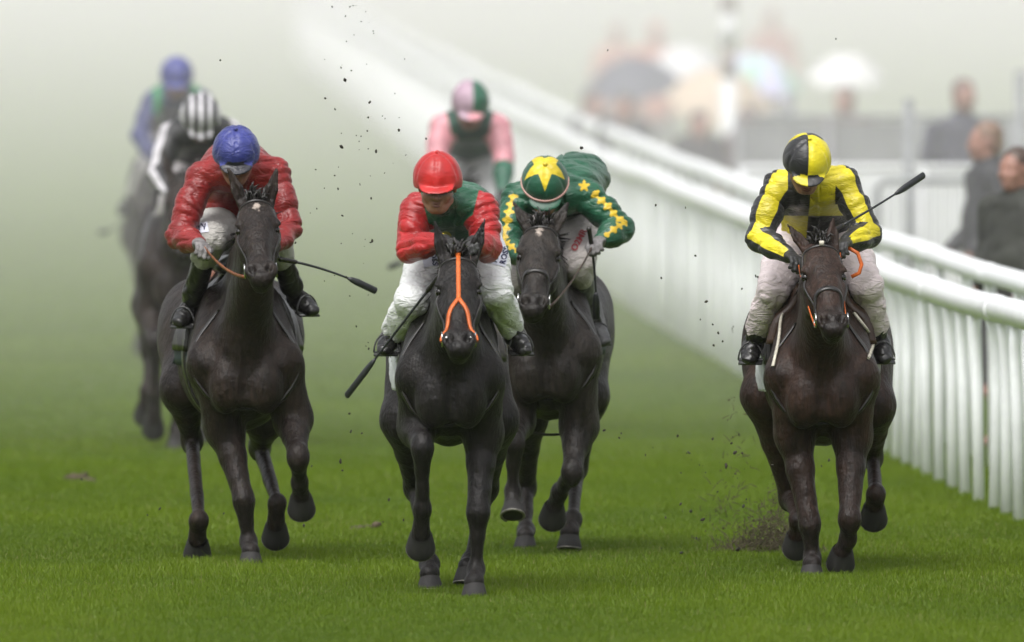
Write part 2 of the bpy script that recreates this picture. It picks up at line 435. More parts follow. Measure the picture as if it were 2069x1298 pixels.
def build_grass():
    """Real blades of turf, thick where the lens is sharp, thinning into the distance."""
    m, nt, N, L, B = new_mat('grass_blade')
    a = N.new('ShaderNodeAttribute'); a.attribute_name = 'tint'
    r = ramp(N, L, a.outputs['Fac'], 0.0, (0.040, 0.086, 0.002), 1.0, (0.136, 0.205, 0.006))
    b2 = N.new('ShaderNodeAttribute'); b2.attribute_name = 'dry'
    col = mixc(N, L, b2.outputs['Fac'], r.outputs[0], (0.26, 0.24, 0.10))
    L.new(col, B.inputs['Base Color']); B.inputs['Roughness'].default_value = 0.5; B.inputs['Specular IOR Level'].default_value = 0.3
    tr = N.new('ShaderNodeBsdfTranslucent'); L.new(col, tr.inputs['Color'])
    mx = N.new('ShaderNodeMixShader'); mx.inputs[0].default_value = 0.35
    L.new(B.outputs[0], mx.inputs[1]); L.new(tr.outputs[0], mx.inputs[2]); L.new(mx.outputs[0], N['Material Output'].inputs['Surface'])
    rng = np.random.default_rng(3)
    X = []; Y = []
    for y0 in range(93, 205, 2):
        y1 = y0 + 2; dens = min(4700, 4700 * (105 / y0) ** 5.5)
        w0 = 1100 / FPX * y1 + 0.35
        n = int((y1 - y0) * 2 * w0 * dens)
        x = rng.uniform(-w0, w0, n); y = rng.uniform(y0, y1, n)
        X.append(x); Y.append(y)
    X = np.concatenate(X); Y = np.concatenate(Y); n = len(X)
    clump = vnoise(X * 5, Y * 2.2, X * 0, 11); patch = vnoise(X * 0.9, Y * 0.35, X * 0, 12); fine = vnoise(X * 22, Y * 12, X * 0, 13)
    h = (0.012 + 0.017 * clump + 0.010 * fine) * (0.7 + 0.6 * rng.random(n)) * (0.75 + 0.5 * patch)
    long = rng.random(n) < 0.004; h = np.where(long, h * 2.0, h)
    wd = 0.0019 + 0.0020 * rng.random(n); wd = wd * np.clip(Y / 110, 0.9, 2.0)
    ang = rng.uniform(0, 2 * np.pi, n); la = rng.uniform(0, 2 * np.pi, n); ln = rng.uniform(0.1, 0.75, n) * h
    Z = ground_z(X, Y)
    ux, uy = np.cos(ang) * wd / 2, np.sin(ang) * wd / 2
    dx, dy = np.cos(la) * ln, np.sin(la) * ln
    base = np.stack([X, Y, Z - 0.005], -1)
    V = np.stack([base + np.stack([-ux, -uy, 0 * X], -1), base + np.stack([ux, uy, 0 * X], -1),
                  base + np.stack([ux * 0.8 + dx * 0.35, uy * 0.8 + dy * 0.35, h * 0.6], -1),
                  base + np.stack([-ux * 0.8 + dx * 0.35, -uy * 0.8 + dy * 0.35, h * 0.6], -1),
                  base + np.stack([dx, dy, h], -1)], 1).reshape(-1, 3)
    i = np.arange(n)[:, None] * 5
    F4 = i + np.array([[0, 1, 2, 3]]); F3 = i + np.array([[3, 2, 4]])
    tint = np.clip(0.15 + 0.45 * patch + 0.25 * clump + 0.25 * rng.random(n), 0, 1)
    dry = np.where(rng.random(n) < 0.03 + 0.12 * np.clip(vnoise(X * 2.3, Y * .8, X * 0, 15) - .62, 0, 1) * 2, rng.random(n), 0.0)
    setp(mesh_obj('grass', V, [F3, F4], m, None, True, {'tint': np.repeat(tint, 5), 'dry': np.repeat(dry, 5)}), kind='stuff')
build_grass()

def build_rail(off, h, rz, rx, post_step, label, d0, d1, seed, plabel):
    t = thing('running_rail', label, 'rail', (rail_x(d0 + 10) + off, d0 + 10, 0), 'running rails beside the track')
    ds = np.arange(d0, d1, 1.0); mb = MB(); rr = random.Random(seed)
    sag = vnoise(ds * 0.16, ds * 0, ds * 0, seed) * 0.035 - 0.017
    pts = [(rail_x(d) + off, d, h - rz + s) for d, s in zip(ds, sag)]
    mb.tube(pts, [(rz, rx)] * len(pts), n=16)
    rail = mb.build('rail', M['white_paint'], t)
    for d in np.arange(d0 + 3.1, min(d1, 170), 6.1):            # sleeves where the lengths of rail join
        j = MB()
        p = np.array((rail_x(d) + off, d, h - rz + float(np.interp(d, ds, sag)))); tg = nrm((rail_x(d + 1) - rail_x(d), 1, 0))
        j.tube([p - tg * 0.09, p + tg * 0.09], [(rz + 0.003, rx + 0.003)] * 2, n=16); j.build('rail_joint', M['white_paint'], rail)
    d = d0 + 0.6; k = 0
    while d < d1 and k < 100:
        x = rail_x(d) + off; z0 = float(ground_z(np.array(x), np.array(d))); lean = rr.uniform(-0.02, 0.02)
        b = MB(); w = 0.031
        b.tube([(x + 0.02 + lean * 0.3, d, z0 - 0.05), (x + 0.02 + lean, d, h * 0.55), (x + 0.01 + lean, d, h * 0.8), (x, d, h - rz * 1.5)], [(w, w), (w, w), (w, w), (w, w * 0.9)], n=12)
        b.build('post', M['post_paint'], t)
        d += post_step * rr.uniform(0.93, 1.07); k += 1
    b = MB()
    while d < d1:                                               # the posts far down the track, lost in the spray
        x = rail_x(d) + off; b.tube([(x, d, -0.3), (x, d, h - rz)], 0.031, n=6); d += post_step
    if b.n: setp(b.build('far_posts', M['post_paint'], t), kind='stuff')
    return t
build_rail(0.0, RAIL_H, 0.070, 0.070, 1.2, 'white plastic running rail nearest the horses, on close-set round posts', 100, 380, 21, '')
build_rail(0.42, RAIL_H + 0.02, 0.058, 0.06, 2.6, 'second white plastic rail, just behind the running rail nearest the horses', 102, 380, 22, '')

def volume_box(name, lo, hi, dens, col, aniso=0.0):
    m = bpy.data.materials.new(name); m.use_nodes = True; N = m.node_tree.nodes; L = m.node_tree.links
    N.remove(N['Principled BSDF']); v = N.new('ShaderNodeVolumePrincipled')
    v.inputs['Color'].default_value = col + (1,); v.inputs['Density'].default_value = dens; v.inputs['Anisotropy'].default_value = aniso
    L.new(v.outputs[0], N['Material Output'].inputs['Volume'])
    mb = MB(); lo = np.array(lo, float); hi = np.array(hi, float); mb.box((lo + hi) / 2, hi - lo)
    setp(mb.build(name, m, None, False), kind='stuff')
volume_box('haze', (-1600, -60, -1.3), (1600, 3100, 3.9), 0.00006, (0.985, 0.985, 0.99))
volume_box('spray_mist', (-60, 124, -1.0), (60, 700, 3.7), 0.0061, (0.992, 0.96, 0.988))
# ------------------------------------------------------------------ horses
XR = np.array((1.0, 0, 0))
def ribbon(bvh, pts, dirs, width, thick, mb, lift=0.002, reach=0.5):
    """A flat strap laid on a body: from each point fly along its direction to the skin and lie there."""
    hit = []
    for p, d in zip(pts, dirs):
        d = Vector(nrm(d)); loc, no, i, ds = bvh.ray_cast(Vector(p) - d * reach, d, reach * 2.2)
        if loc is None: continue
        if no.dot(d) > 0: no = -no
        hit.append((np.array(loc), np.array(no)))
    if len(hit) < 2: return
    L = np.array([h[0] for h in hit]); Nn = np.array([h[1] for h in hit])
    for _ in range(2):
        Nn[1:-1] = (Nn[:-2] + Nn[1:-1] * 2 + Nn[2:]) / 4
        L[1:-1] = (L[:-2] + L[1:-1] * 2 + L[2:]) / 4
    V = []; F = []; n = len(L)
    for i in range(n):
        t = nrm(L[min(i + 1, n - 1)] - L[max(i - 1, 0)]); no = nrm(Nn[i]); s = nrm(np.cross(t, no))
        c = L[i] + no * lift; w = width / 2 if np.isscalar(width) else width[min(i, len(width) - 1)] / 2
        V += [c - s * w - no * 0.004, c - s * w + no * thick, c + s * w + no * thick, c + s * w - no * 0.004]
    for i in range(n - 1):
        for k in range(4):
            a, b = i * 4 + k, i * 4 + (k + 1) % 4; F.append((a, b, b + 4, a + 4))
    F.append((0, 1, 2, 3)); F.append(tuple((n - 1) * 4 + k for k in (3, 2, 1, 0)))
    mb.add(V, F)
def bvh_of(o):
    me = o.data; off = Vector((0, 0, 0)); q = o
    while q is not None: off += q.location; q = q.parent
    return BVHTree.FromPolygons([v.co + off for v in me.vertices], [tuple(p.vertices) for p in me.polygons])

def hoof(F, H, mat, parent, shod=True, scale=1.0):
    F = np.asarray(F); H = np.asarray(H)
    ax = hoof_axis(F, H); H = H - (0, 0, .016) if H[2] < .06 else H; scale = 1.12 if ax[1] > .5 else scale; Lh = 0.070 * scale
    """Coronet-to-ground cone of horn with a light shoe under it; axis runs from fetlock to sole."""
    fw = np.array((0, -1.0, 0)); fw = nrm(fw - ax * np.dot(fw, ax)) if abs(np.dot(fw, ax)) < 0.95 else nrm(np.array((0, -0.3, 1.0)) - ax * np.dot((0, -0.3, 1.0), ax))
    sd_ = np.cross(ax, fw); mb = MB(); V = []; n = 20; rings = [(-.1, 0.040, 0.0), (0.12, 0.046, 0.0), (0.5, 0.053, 0.010), (0.93, 0.060, 0.020), (1.0, 0.059, 0.021), (0.985, 0.046, 0.018), (0.93, 0.02, 0.014)]
    for t, r, f in rings:
        r *= scale
        for k in range(n):
            a = 2 * math.pi * k / n; rr = r * (1.08 if math.cos(a) > 0 else 0.9)
            V.append(H - ax * Lh * (1 - t) + fw * (rr * math.cos(a) + f * scale) + sd_ * r * math.sin(a))
    Fc = [(i * n + k, i * n + (k + 1) % n, (i + 1) * n + (k + 1) % n, (i + 1) * n + k) for i in range(len(rings) - 1) for k in range(n)]
    V.append(H - ax * Lh * 0.08); c = len(V) - 1
    Fc += [(c, (len(rings) - 1) * n + k, (len(rings) - 1) * n + (k + 1) % n) for k in range(n)]
    mb.add(V, Fc); o = mb.build('hoof', mat, parent)
    if shod:
        s = MB(); pts = []
        for k in range(-8, 9):
            a = math.pi * 0.82 * k / 8; pts.append(H + ax * 0.003 + fw * (0.058 * scale * math.cos(a) + 0.021 * scale) + sd_ * 0.055 * scale * math.sin(a))
        s.tube(pts, [(0.004, 0.007)] * len(pts), n=6); s.build('horseshoe', M['shoe'], o)
    return o

def hoof_axis(F, H):
    F = np.asarray(F); H = np.asarray(H)
    if H[2] < .055: return nrm(nrm(H - F) * .3 + np.array((0, 0, -.7)))     # flat on the turf
    if H[1] > F[1] + .05: return nrm(np.array(((H - F)[0] * .5, .17, -.13)))  # flexed: the toe hangs down and the sole turns back
    return nrm(H - F)
def horse(name_label, D0, spec, mat, vox, group='race horses galloping towards the camera', detail=True):
    """spec gives the traced joints: photo pixel plus metres behind the breast; returns what the tack and rider need."""
    Q = lambda j: P(j[0], j[1], D0 + j[2])
    J = {k: Q(v) for k, v in spec['j'].items()}
    bx0 = P(spec['front'], 900, D0)[0]; bx1 = P(spec['rear'], 900, D0 + 1.8)[0]; zb = P(0, spec['sternum'], D0 + 0.25)[2]
    wd = spec.get('wide', 1.0); hip = spec.get('hip', 1.0)
    X = lambda y: bx0 + (bx1 - bx0) * y / 1.8
    T = lambda dx, dy, dz: np.array((X(dy) + dx, D0 + dy, zb + dz))
    t = thing('race_horse', name_label, 'horse', (bx0, D0 + 0.9, 0), group)
    lo = np.array((min(bx0, bx1) - 0.62, D0 - 1.05, -0.02)); hi = np.array((max(bx0, bx1) + 0.62, D0 + 2.25, zb + 1.32))
    f = Field(lo, hi, vox)
    # trunk
    st = [(0.06, .40, .12 * wd, .18), (0.22, .385, .190 * wd, .30), (0.5, .38, .24 * wd, .345), (0.85, .385, .28 * wd, .345), (1.25, .43, .275 * wd, .33), (1.6, .48, .24 * hip, .30), (1.9, .46, .18 * hip, .24)]
    for (y0, z0, a0, b0), (y1, z1, a1, b1) in zip(st[:-1], st[1:]):
        f.cap(T(0, y0, z0), T(0, y1, z1), (a0, b0), (a1, b1), XR, 0.05)
    f.cap(T(0, .42, .72), T(0, .75, .72), (.05, .08), (.06, .07), XR, 0.10)              # withers
    f.cap(T(0, 1.35, .69), T(0, 1.75, .69), (.10, .09), (.11, .09), XR, 0.10)             # croup
    for s in (-1, 1):
        f.cap(T(s * .125 * wd, .45, .62), T(s * .180 * wd, .11, .34), (.060, .11), (.100, .13), XR, 0.06)   # shoulder blade
        f.ell(T(s * .092 * wd, .02, .26), (.086, .10, .145), k=0.03)                                        # breast muscles
        f.ell(T(s * .20 * hip, 1.55, .44), (.13 * hip, .30, .25), k=0.08)                                # haunch
    f.cap(T(0, -.02, .20), T(0, -.0, .46), .035, .05, XR, 0.08)
    f.cap(T(0, -.075, .16), T(0, -.075, .44), .012, .012, XR, 0.05, 'sub')                # groove between them
    # neck and head
    po, no = J['poll'], J['nose']; a = nrm(no - po); LH = np.linalg.norm(no - po)
    xr = np.array((math.cos(spec.get('roll', 0)), 0, -math.sin(spec.get('roll', 0)))); xr = nrm(xr - a * np.dot(xr, a))
    n = np.cross(xr, a); n = n if n[1] < 0 else -n                                        # out of the face, towards the lens
    HP = lambda x, tt, b: po + a * LH * tt + xr * x - n * b
    hs_ = LH / 0.56
    nb0 = T(0, .42, .58); nb1 = T(0, .10, .46)
    f.chain([(nb0, (.115, .24)), (nb0 * .5 + HP(0, .1, .16) * .5, (.095, .17)), (HP(0, .10, .13), (.075, .12))], 0.05, XR)
    f.cap(nb1, HP(0, .28, .20), (.13, .15), (.07, .09), XR, 0.09)
    f.chain([(HP(0, .02, .10), (.070, .09)), (HP(0, .16, .095), (.088, .095)), (HP(0, .33, .10), (.092, .10)), (HP(0, .52, .085), (.074, .085)),
             (HP(0, .74, .066), (.056, .064)), (HP(0, .93, .052), (.058, .054)), (HP(0, 1.0, .056), (.054, .050))], 0.012, xr)
    f.cap(HP(0, .15, .03), HP(0, .66, .012), (.058, .02), (.036, .014), xr, 0.05)         # flat of the face
    for s in (-1, 1):
        f.ell(HP(s * .058, .40, .15), (.036, .10, .09), (xr, a, n), 0.03)                 # jowl
        f.cap(HP(s * .052, .20, .032), HP(s * .090, .315, .045), .020, .022, xr, 0.03)     # brow
        f.cap(HP(s * .086, .44, .075), HP(s * .064, .62, .055), .013, .008, xr, 0.025)     # facial crest
        f.ell(HP(s * .098, .345, .062), (.018, .026, .020), (xr, a, n), 0.016, 'sub')
        f.ell(HP(s * .049, .95, .024), (.028, .042, .028), (xr, a, n), 0.03)              # nostril rim
        f.cap(HP(s * .047, .925, -.008), HP(s * .036, .985, .012), .012, .017, xr, 0.014, 'sub')
        f.cap(HP(s * .070, .30, .125), HP(s * .045, .62, .14), .03, .022, xr, 0.04)        # jaw bar
        et = J['earL' if s < 0 else 'earR']; eb = HP(s * .058, .005, .055)
        ea = nrm(et - eb); le = np.linalg.norm(et - eb); mid = eb + ea * le * .45
        eu = nrm(np.cross(ea, n))
        f.cap(eb - ea * .02, mid, (.031, .024), (.032, .020), eu, 0.025); f.cap(mid, et, (.032, .020), (.007, .006), eu, 0.006)
        fwd = nrm(n * 0.9 + xr * s * 0.35); fwd = nrm(fwd - ea * np.dot(fwd, ea))
        f.cap(eb + ea * le * .16 + fwd * .022, eb + ea * le * .82 + fwd * .012, (.014, .015), (.007, .008), eu, 0.012, 'sub')
    f.ell(HP(0, .985, .10), (.042, .045, .035), (xr, a, n), 0.03)                          # chin
    f.ell(HP(0, 1.045, .045), (.045, .030, .038), (xr, a, n), 0.025)                       # upper lip
    f.cap(HP(-.05, 1.045, .086), HP(.05, 1.045, .086), .006, .006, xr, 0.008, 'sub')        # mouth
    # legs
    for s, sd_ in ((-1, 'L'), (1, 'R')):
        E, K, Fk, H = (J['f' + sd_ + q] for q in 'EKFH')
        Sp = T(s * .165 * wd, .12, .36)
        ax = hoof_axis(Fk, H); cor = H - ax * 0.062
        f.cap(Sp, E, (.095, .13), (.092, .115), XR, 0.035)
        mid = E * .62 + K * .38
        f.cap(E, mid, (.088, .105), (.062, .072), XR, 0.04); f.cap(mid, K, (.062, .072), (.046, .047), XR, 0.03)
        f.ell(K, (.046, .048, .074), k=0.03); f.cap(K + nrm(Fk - K) * .07, Fk, (.031, .038), (.029, .039), XR, 0.02)
        f.cap(K, K + nrm(Fk - K) * .11, (.044, .045), (.031, .038), XR, 0.02)
        f.ell(Fk, (.041, .045, .046), k=0.025); f.cap(Fk, cor, (.033, .036), (.045, .045), XR, 0.02)
        St, Hk, F2, H2 = (J['h' + sd_ + q] for q in 'SKFH')
        hipj = T(s * .15 * hip, 1.62, .52); ax = hoof_axis(F2, H2); cor = H2 - ax * 0.062
        f.cap(hipj, St, (.16 * hip, .20), (.105, .13), XR, 0.06)
        mid = St * .55 + Hk * .45
        f.cap(St, mid, (.105, .13), (.066, .085), XR, 0.04); f.cap(mid, Hk, (.066, .085), (.044, .054), XR, 0.02)
        f.ell(Hk, (.050, .062, .068), k=0.03); f.cap(Hk, F2, (.034, .044), (.030, .039), XR, 0.02)
        f.ell(F2, (.046, .048, .048), k=0.025); f.cap(F2, cor, (.036, .038), (.045, .045), XR, 0.02)
    f.folds(0.011, 6, 5, 6, 31, False)
    legs = [(J['f' + s + 'K'], J['f' + s + 'H']) for s in 'LR'] + [(J['h' + s + 'K'], J['h' + s + 'H']) for s in 'LR']
    star = spec.get('star')
    def attr(V):
        pt = np.zeros(len(V))
        for p, q in legs:
            tt, dd = seg_t(V, p + (p - q) * .25, q); pt = np.maximum(pt, np.clip((0.10 - dd) / 0.05, 0, 1) * np.clip(tt * 2.5, 0, 1) * 0.75)
        pt = np.maximum(pt, np.clip(1 - np.linalg.norm(V - HP(0, 1.0, .05), axis=1) / 0.11, 0, 1) * 1.2)
        sv = np.zeros(len(V))
        if star:
            for tt, x, r, stren in star: sv = np.maximum(sv, np.clip(1.2 - np.linalg.norm((V - HP(x, tt, 0)) * (1, .6, .8), axis=1) / r, 0, 1) * stren)
        return {'points': np.clip(pt, 0, 1), 'star': sv * 0.62}
    body = f.build('body', mat, t, attr)
    bv = bvh_of(body)
    for s in (-1, 1):
        e = MB(); e.ball(HP(s * .084, .345, .064), .021, 8); e.build('eye', M['eye'], t)
    for s in 'LR':
        hoof(J['f' + s + 'F'], J['f' + s + 'H'], M['hoof'], t, detail); hoof(J['h' + s + 'F'], J['h' + s + 'H'], M['hoof'], t, detail)
    rr = random.Random(int(D0 * 10))
    mane = MB()                                                                           # forelock and mane: tapered locks
    for i in range(46 if detail else 16):
        b = HP(rr.uniform(-.035, .035), rr.uniform(-.03, .05), rr.uniform(.0, .05)); tip = b + np.array((rr.uniform(-.05, .05), rr.uniform(-.03, .05), rr.uniform(-.02, .075)))
        mane.tube([b - (0, 0, .01), b * .5 + tip * .5 + n * .01 + (0, 0, .012), tip], [.006, .005, .001], n=5)
    mane.build('forelock', M['hair'], t); mane = MB()
    for i in range(90 if detail else 30):
        q = rr.random(); b = HP(0, .03, .20) * (1 - q) + T(0, .42, .86) * q; ln = rr.uniform(.08, .17)
        s = rr.choice((-1, 1, 1)); tip = b + np.array((s * rr.uniform(.05, .10), rr.uniform(.02, .14), rr.uniform(-.10, .07))) * ln / .12
        mane.tube([b, b * .6 + tip * .4 + (0, 0, .03), tip], [.009, .008, .001], n=5)
    mane.build('mane', M['hair'], t)
    tail = MB(); tb = T(0, 2.0, .72)
    for i in range(60 if detail else 20):
        p = [tb]; d = np.array((rr.uniform(-.18, .18), 1.0, rr.uniform(-.1, .25)))
        for k in range(5): p.append(p[-1] + d * .14); d = d + np.array((rr.uniform(-.08, .08), -.05, -.28))
        tail.tube(p, [.018, .016, .014, .010, .006, .001], n=5)
    tail.build('tail', M['hair'], t)
    return dict(t=t, bv=bv, HP=HP, T=T, J=J, n=n, a=a, xr=xr, LH=LH, D0=D0, zb=zb, body=body, X=X, wd=wd)

def head_strap(h, path, width, thick, mb):
    """path: (t along the face, angle round it in degrees; 0 = front of the face, +-90 = the cheeks)."""
    pts, dirs = [], []
    pp = []
    for (t0, a0), (t1, a1) in zip(path[:-1], path[1:]):
        m = max(4, int(abs(a1 - a0) / 7 + abs(t1 - t0) * 30))
        pp += [(t0 + (t1 - t0) * i / m, a0 + (a1 - a0) * i / m) for i in range(m)]
    pp.append(path[-1])
    for t, an in pp:
        c = h['HP'](0, t, .075); d = h['n'] * math.cos(R(an)) + h['xr'] * math.sin(R(an))
        pts.append(c); dirs.append(-d)
    ribbon(h['bv'], pts, dirs, width, thick, mb, reach=0.22)

def bridle(h, strap_mat, noseband=True, grackle=None, cheek=True, ring=True):
    b = MB()
    head_strap(h, [(.20, -118), (.085, -70), (.075, 0), (.085, 70), (.20, 118)], .020, .006, b)            # browband
    head_strap(h, [(.09, -75), (.40, -88), (.70, -84), (.90, -80)], .016, .005, b)
    head_strap(h, [(.09, 75), (.40, 88), (.70, 84), (.90, 80)], .016, .005, b)
    o = b.build('bridle', strap_mat, h['t'])
    if noseband:
        c = MB(); head_strap(h, [(.80, -140), (.74, -90), (.645, -45), (.63, 0), (.645, 45), (.74, 90), (.80, 140)], .024, .007, c); c.build('noseband', strap_mat, o)
    if ring:
        for s in (-1, 1):
            r = MB(); r.torus(h['HP'](s * .074, .90, .05), h['xr'], .032, .004); r.build('bit_ring', M['metal'], o)
    return o
def rein(h, s, hand, mat, w=.008, sag=0.04):
    p0 = h['HP'](s * .074, .92, .075); hand = np.asarray(hand); k = 10; pts = []
    for i in range(k + 1):
        q = i / k; pts.append(p0 * (1 - q) + hand * q - np.array((0, 0, sag * 4 * q * (1 - q))))
    mb = MB(); mb.tube(pts, [(w, .003)] * len(pts), n=6); return mb.build('rein', mat, h['t'])
def side_drape(h, s, y0, y1, top, bottom, mat, name, thick=.006, parent=None):
    """A cloth or flap lying on the flank between two stations and heights over the breastbone."""
    V = []; F = []; ny, nz = 10, 12; ok = []
    for i in range(ny + 1):
        y = y0 + (y1 - y0) * i / ny
        for k in range(nz + 1):
            z = top + (bottom - top) * k / nz
            c = h['T'](0, y, z); d = Vector((-s, 0, 0)); loc, no, _, _ = h['bv'].ray_cast(Vector(c) - d * 1.0, d, 1.0)
            p = np.array(loc) if loc is not None else c
            V.append(p + np.array((s * (thick + .004 * math.sin(i * 1.7 + k)), 0, 0)))
    m = len(V); V += [v - np.array((s * thick * 1.5, 0, 0)) for v in V]
    g = lambda i, k: i * (nz + 1) + k
    for i in range(ny):
        for k in range(nz):
            q = (g(i, k), g(i + 1, k), g(i + 1, k + 1), g(i, k + 1)); F.append(q); F.append(tuple(x + m for x in q[::-1]))
    for i in range(ny):
        for k in (0, nz): F.append((g(i, k), g(i + 1, k), g(i + 1, k) + m, g(i, k) + m))
    for k in range(nz):
        for i in (0, ny): F.append((g(i, k), g(i, k + 1), g(i, k + 1) + m, g(i, k) + m))
    mb = MB(); mb.add(V, F); return mb.build(name, mat, parent or h['t'])
def body_strap(h, y, z0, z1, s, width, mat, name, y2=None, off=.0):
    pts, dirs = [], []
    for i in range(17):
        q = i / 16; yy = y + ((y2 if y2 is not None else y) - y) * q; pts.append(h['T'](0, yy, z0 + (z1 - z0) * q)); dirs.append((-s, 0, 0))
    mb = MB(); ribbon(h['bv'], pts, dirs, width, .008, mb, .004 + off, 1.0)
    if mb.n: return mb.build(name, mat, h['t'])
# ------------------------------------------------------------------ the seven runners (traced joints: pixel x, pixel y, metres behind the breast)
VOX, VOXB = 0.009, 0.014
D_C, D_L, D_G, D_R, D_P, D_B, D_F = (ground_d(v) for v in (1205, 1140, 1123, 1163, 878, 908, 732))
C_C = coat('black_brown_coat', (0.0125, 0.0105, 0.0100), (0.0065, 0.006, 0.006))
C_L = coat('dark_brown_coat', (0.024, 0.0162, 0.0125), (0.010, 0.0075, 0.007))
C_G = coat('grey_brown_coat', (0.027, 0.022, 0.019), (0.012, 0.0105, 0.0095))
C_R = coat('bay_coat', (0.033, 0.0175, 0.0120), (0.012, 0.0075, 0.006))

HC = horse('black horse in the lead with an orange forked strap down its face', D_C, dict(front=911, rear=900, sternum=916, wide=.83, hip=.80, j=dict(
    poll=(926, 508, -.30), nose=(927, 688, -.72), earL=(878, 447, -.26), earR=(980, 443, -.26),
    fLE=(845, 862, .22), fLK=(853, 905, -.05), fLF=(854, 1030, .04), fLH=(850, 1100, .15),
    fRE=(976, 875, .24), fRK=(966, 1036, .10), fRF=(963, 1150, .14), fRH=(958, 1203, .06),
    hLS=(818, 850, 1.25), hLK=(838, 985, 1.5), hLF=(868, 1140, 1.15), hLH=(869, 1188, 1.05),
    hRS=(1000, 850, 1.3), hRK=(985, 985, 1.6), hRF=(950, 1135, 1.4), hRH=(942, 1172, 1.32))), C_C, VOX)
HL = horse('dark brown horse with a small white star, left of the black leader', D_L, dict(front=497, rear=462, sternum=884, wide=1.0, hip=1.05, roll=-.02, star=[(.16, .0, .035, 1.0), (.20, .01, .025, .9)], j=dict(
    poll=(516, 394, -.30), nose=(527, 546, -.72), earL=(461, 341, -.26), earR=(559, 344, -.26),
    fLE=(455, 868, .22), fLK=(492, 1012, .05), fLF=(502, 1096, .08), fLH=(507, 1140, .0),
    fRE=(592, 848, .20), fRK=(602, 925, -.10), fRF=(605, 975, .02), fRH=(609, 1022, .13),
    hLS=(370, 785, 1.15), hLK=(388, 892, 1.3), hLF=(402, 1052, .55), hLH=(399, 1106, .66),
    hRS=(535, 838, 1.3), hRK=(525, 905, 1.55), hRF=(560, 1016, .9), hRH=(557, 1080, 1.0))), C_L, VOX)
HG = horse('grey-brown horse with a white star and dark noseband, between the black leader and the rail', D_G, dict(front=1105, rear=1120, sternum=862, wide=.89, hip=.88, star=[(.16, -.005, .034, 1.0), (.13, .0, .03, 1.0)], j=dict(
    poll=(1094, 446, -.30), nose=(1077, 610, -.72), earL=(1036, 408, -.24), earR=(1148, 410, -.24),
    fLE=(1042, 850, .15), fLK=(1038, 895, -.15), fLF=(1036, 993, -.08), fLH=(1036, 1046, -.16),
    fRE=(1170, 862, .20), fRK=(1156, 955, .02), fRF=(1130, 995, .18), fRH=(1117, 1042, .28),
    hLS=(1062, 840, 1.3), hLK=(1063, 985, 1.6), hLF=(1063, 1072, 1.35), hLH=(1061, 1108, 1.25),
    hRS=(1185, 800, 1.2), hRK=(1166, 945, 1.3), hRF=(1158, 1050, .75), hRH=(1150, 1102, .66))), C_G, VOX)
HR = horse('bay horse on the right, nearest the white running rail', D_R, dict(front=1662, rear=1650, sternum=914, wide=.94, hip=1.06, roll=.10, j=dict(
    poll=(1658, 484, -.30), nose=(1684, 648, -.72), earL=(1590, 453, -.26), earR=(1683, 441, -.24),
    fLE=(1606, 880, .20), fLK=(1636, 1060, .06), fLF=(1641, 1128, .10), fLH=(1640, 1166, .02),
    fRE=(1722, 882, .20), fRK=(1716, 1050, .0), fRF=(1713, 1090, .06), fRH=(1699, 1132, .15),
    hLS=(1545, 800, 1.3), hLK=(1596, 1005, 1.5), hLF=(1613, 1050, 1.15), hLH=(1609, 1100, 1.25),
    hRS=(1762, 820, 1.3), hRK=(1764, 925, 1.6), hRF=(1770, 1000, 1.25), hRH=(1765, 1042, 1.35))), C_R, VOX)
def far_spec(cx, gy, D, lift=1.0):
    s = FPX / D; q = lambda x, z, dy: (cx + x * s, gy - z * s + dy * s * CAM_H / D * -1.0, dy)
    return dict(front=cx, rear=cx + 6, sternum=gy - .66 * s, wide=.84, hip=.82, j=dict(
        poll=q(0, 1.55, -.3), nose=q(.01, 1.16, -.72), earL=q(-.11, 1.69, -.26), earR=q(.11, 1.69, -.26),
        fLE=q(-.17, .75, .2), fLK=q(-.15, .60, -.1), fLF=q(-.15, .32, .0), fLH=q(-.16, .12, .12),
        fRE=q(.15, .72, .2), fRK=q(.13, .42, .06), fRF=q(.12, .12, .12), fRH=q(.12, 0.0, .05),
        hLS=q(-.2, .8, 1.3), hLK=q(-.17, .52, 1.7), hLF=q(-.15, .26, 1.5), hLH=q(-.15, .06, 1.5),
        hRS=q(.2, .8, 1.3), hRK=q(.17, .48, 1.6), hRF=q(.14, .12, 1.4), hRH=q(.14, 0.0, 1.3)))
sP = far_spec(946, 878, D_P)
for k_ in ('poll', 'nose', 'earL', 'earR'): sP['j'][k_] = (sP['j'][k_][0], sP['j'][k_][1] + 92, sP['j'][k_][2])
sB = far_spec(368, 908, D_B)
sB['j'].update(fRE=(385, 690, .2), fRK=(362, 790, .05), fRF=(356, 870, .1), fRH=(354, 908, .03), hLS=(305, 620, 1.2), hLK=(303, 712, 1.3), hLF=(298, 790, 1.2), hLH=(293, 836, 1.3))
HB = horse('dark horse half hidden behind the brown horse on the left, black and white rider', D_B, sB, C_L, VOXB, detail=False)
HF = horse('hindmost dark horse far back on the left, under the rider in blue', D_F, far_spec(338, 732, D_F), C_G, VOXB, detail=False)
HP_ = horse('horse hidden behind the leader, under the rider in pink', D_P, sP, C_L, VOXB, detail=False)
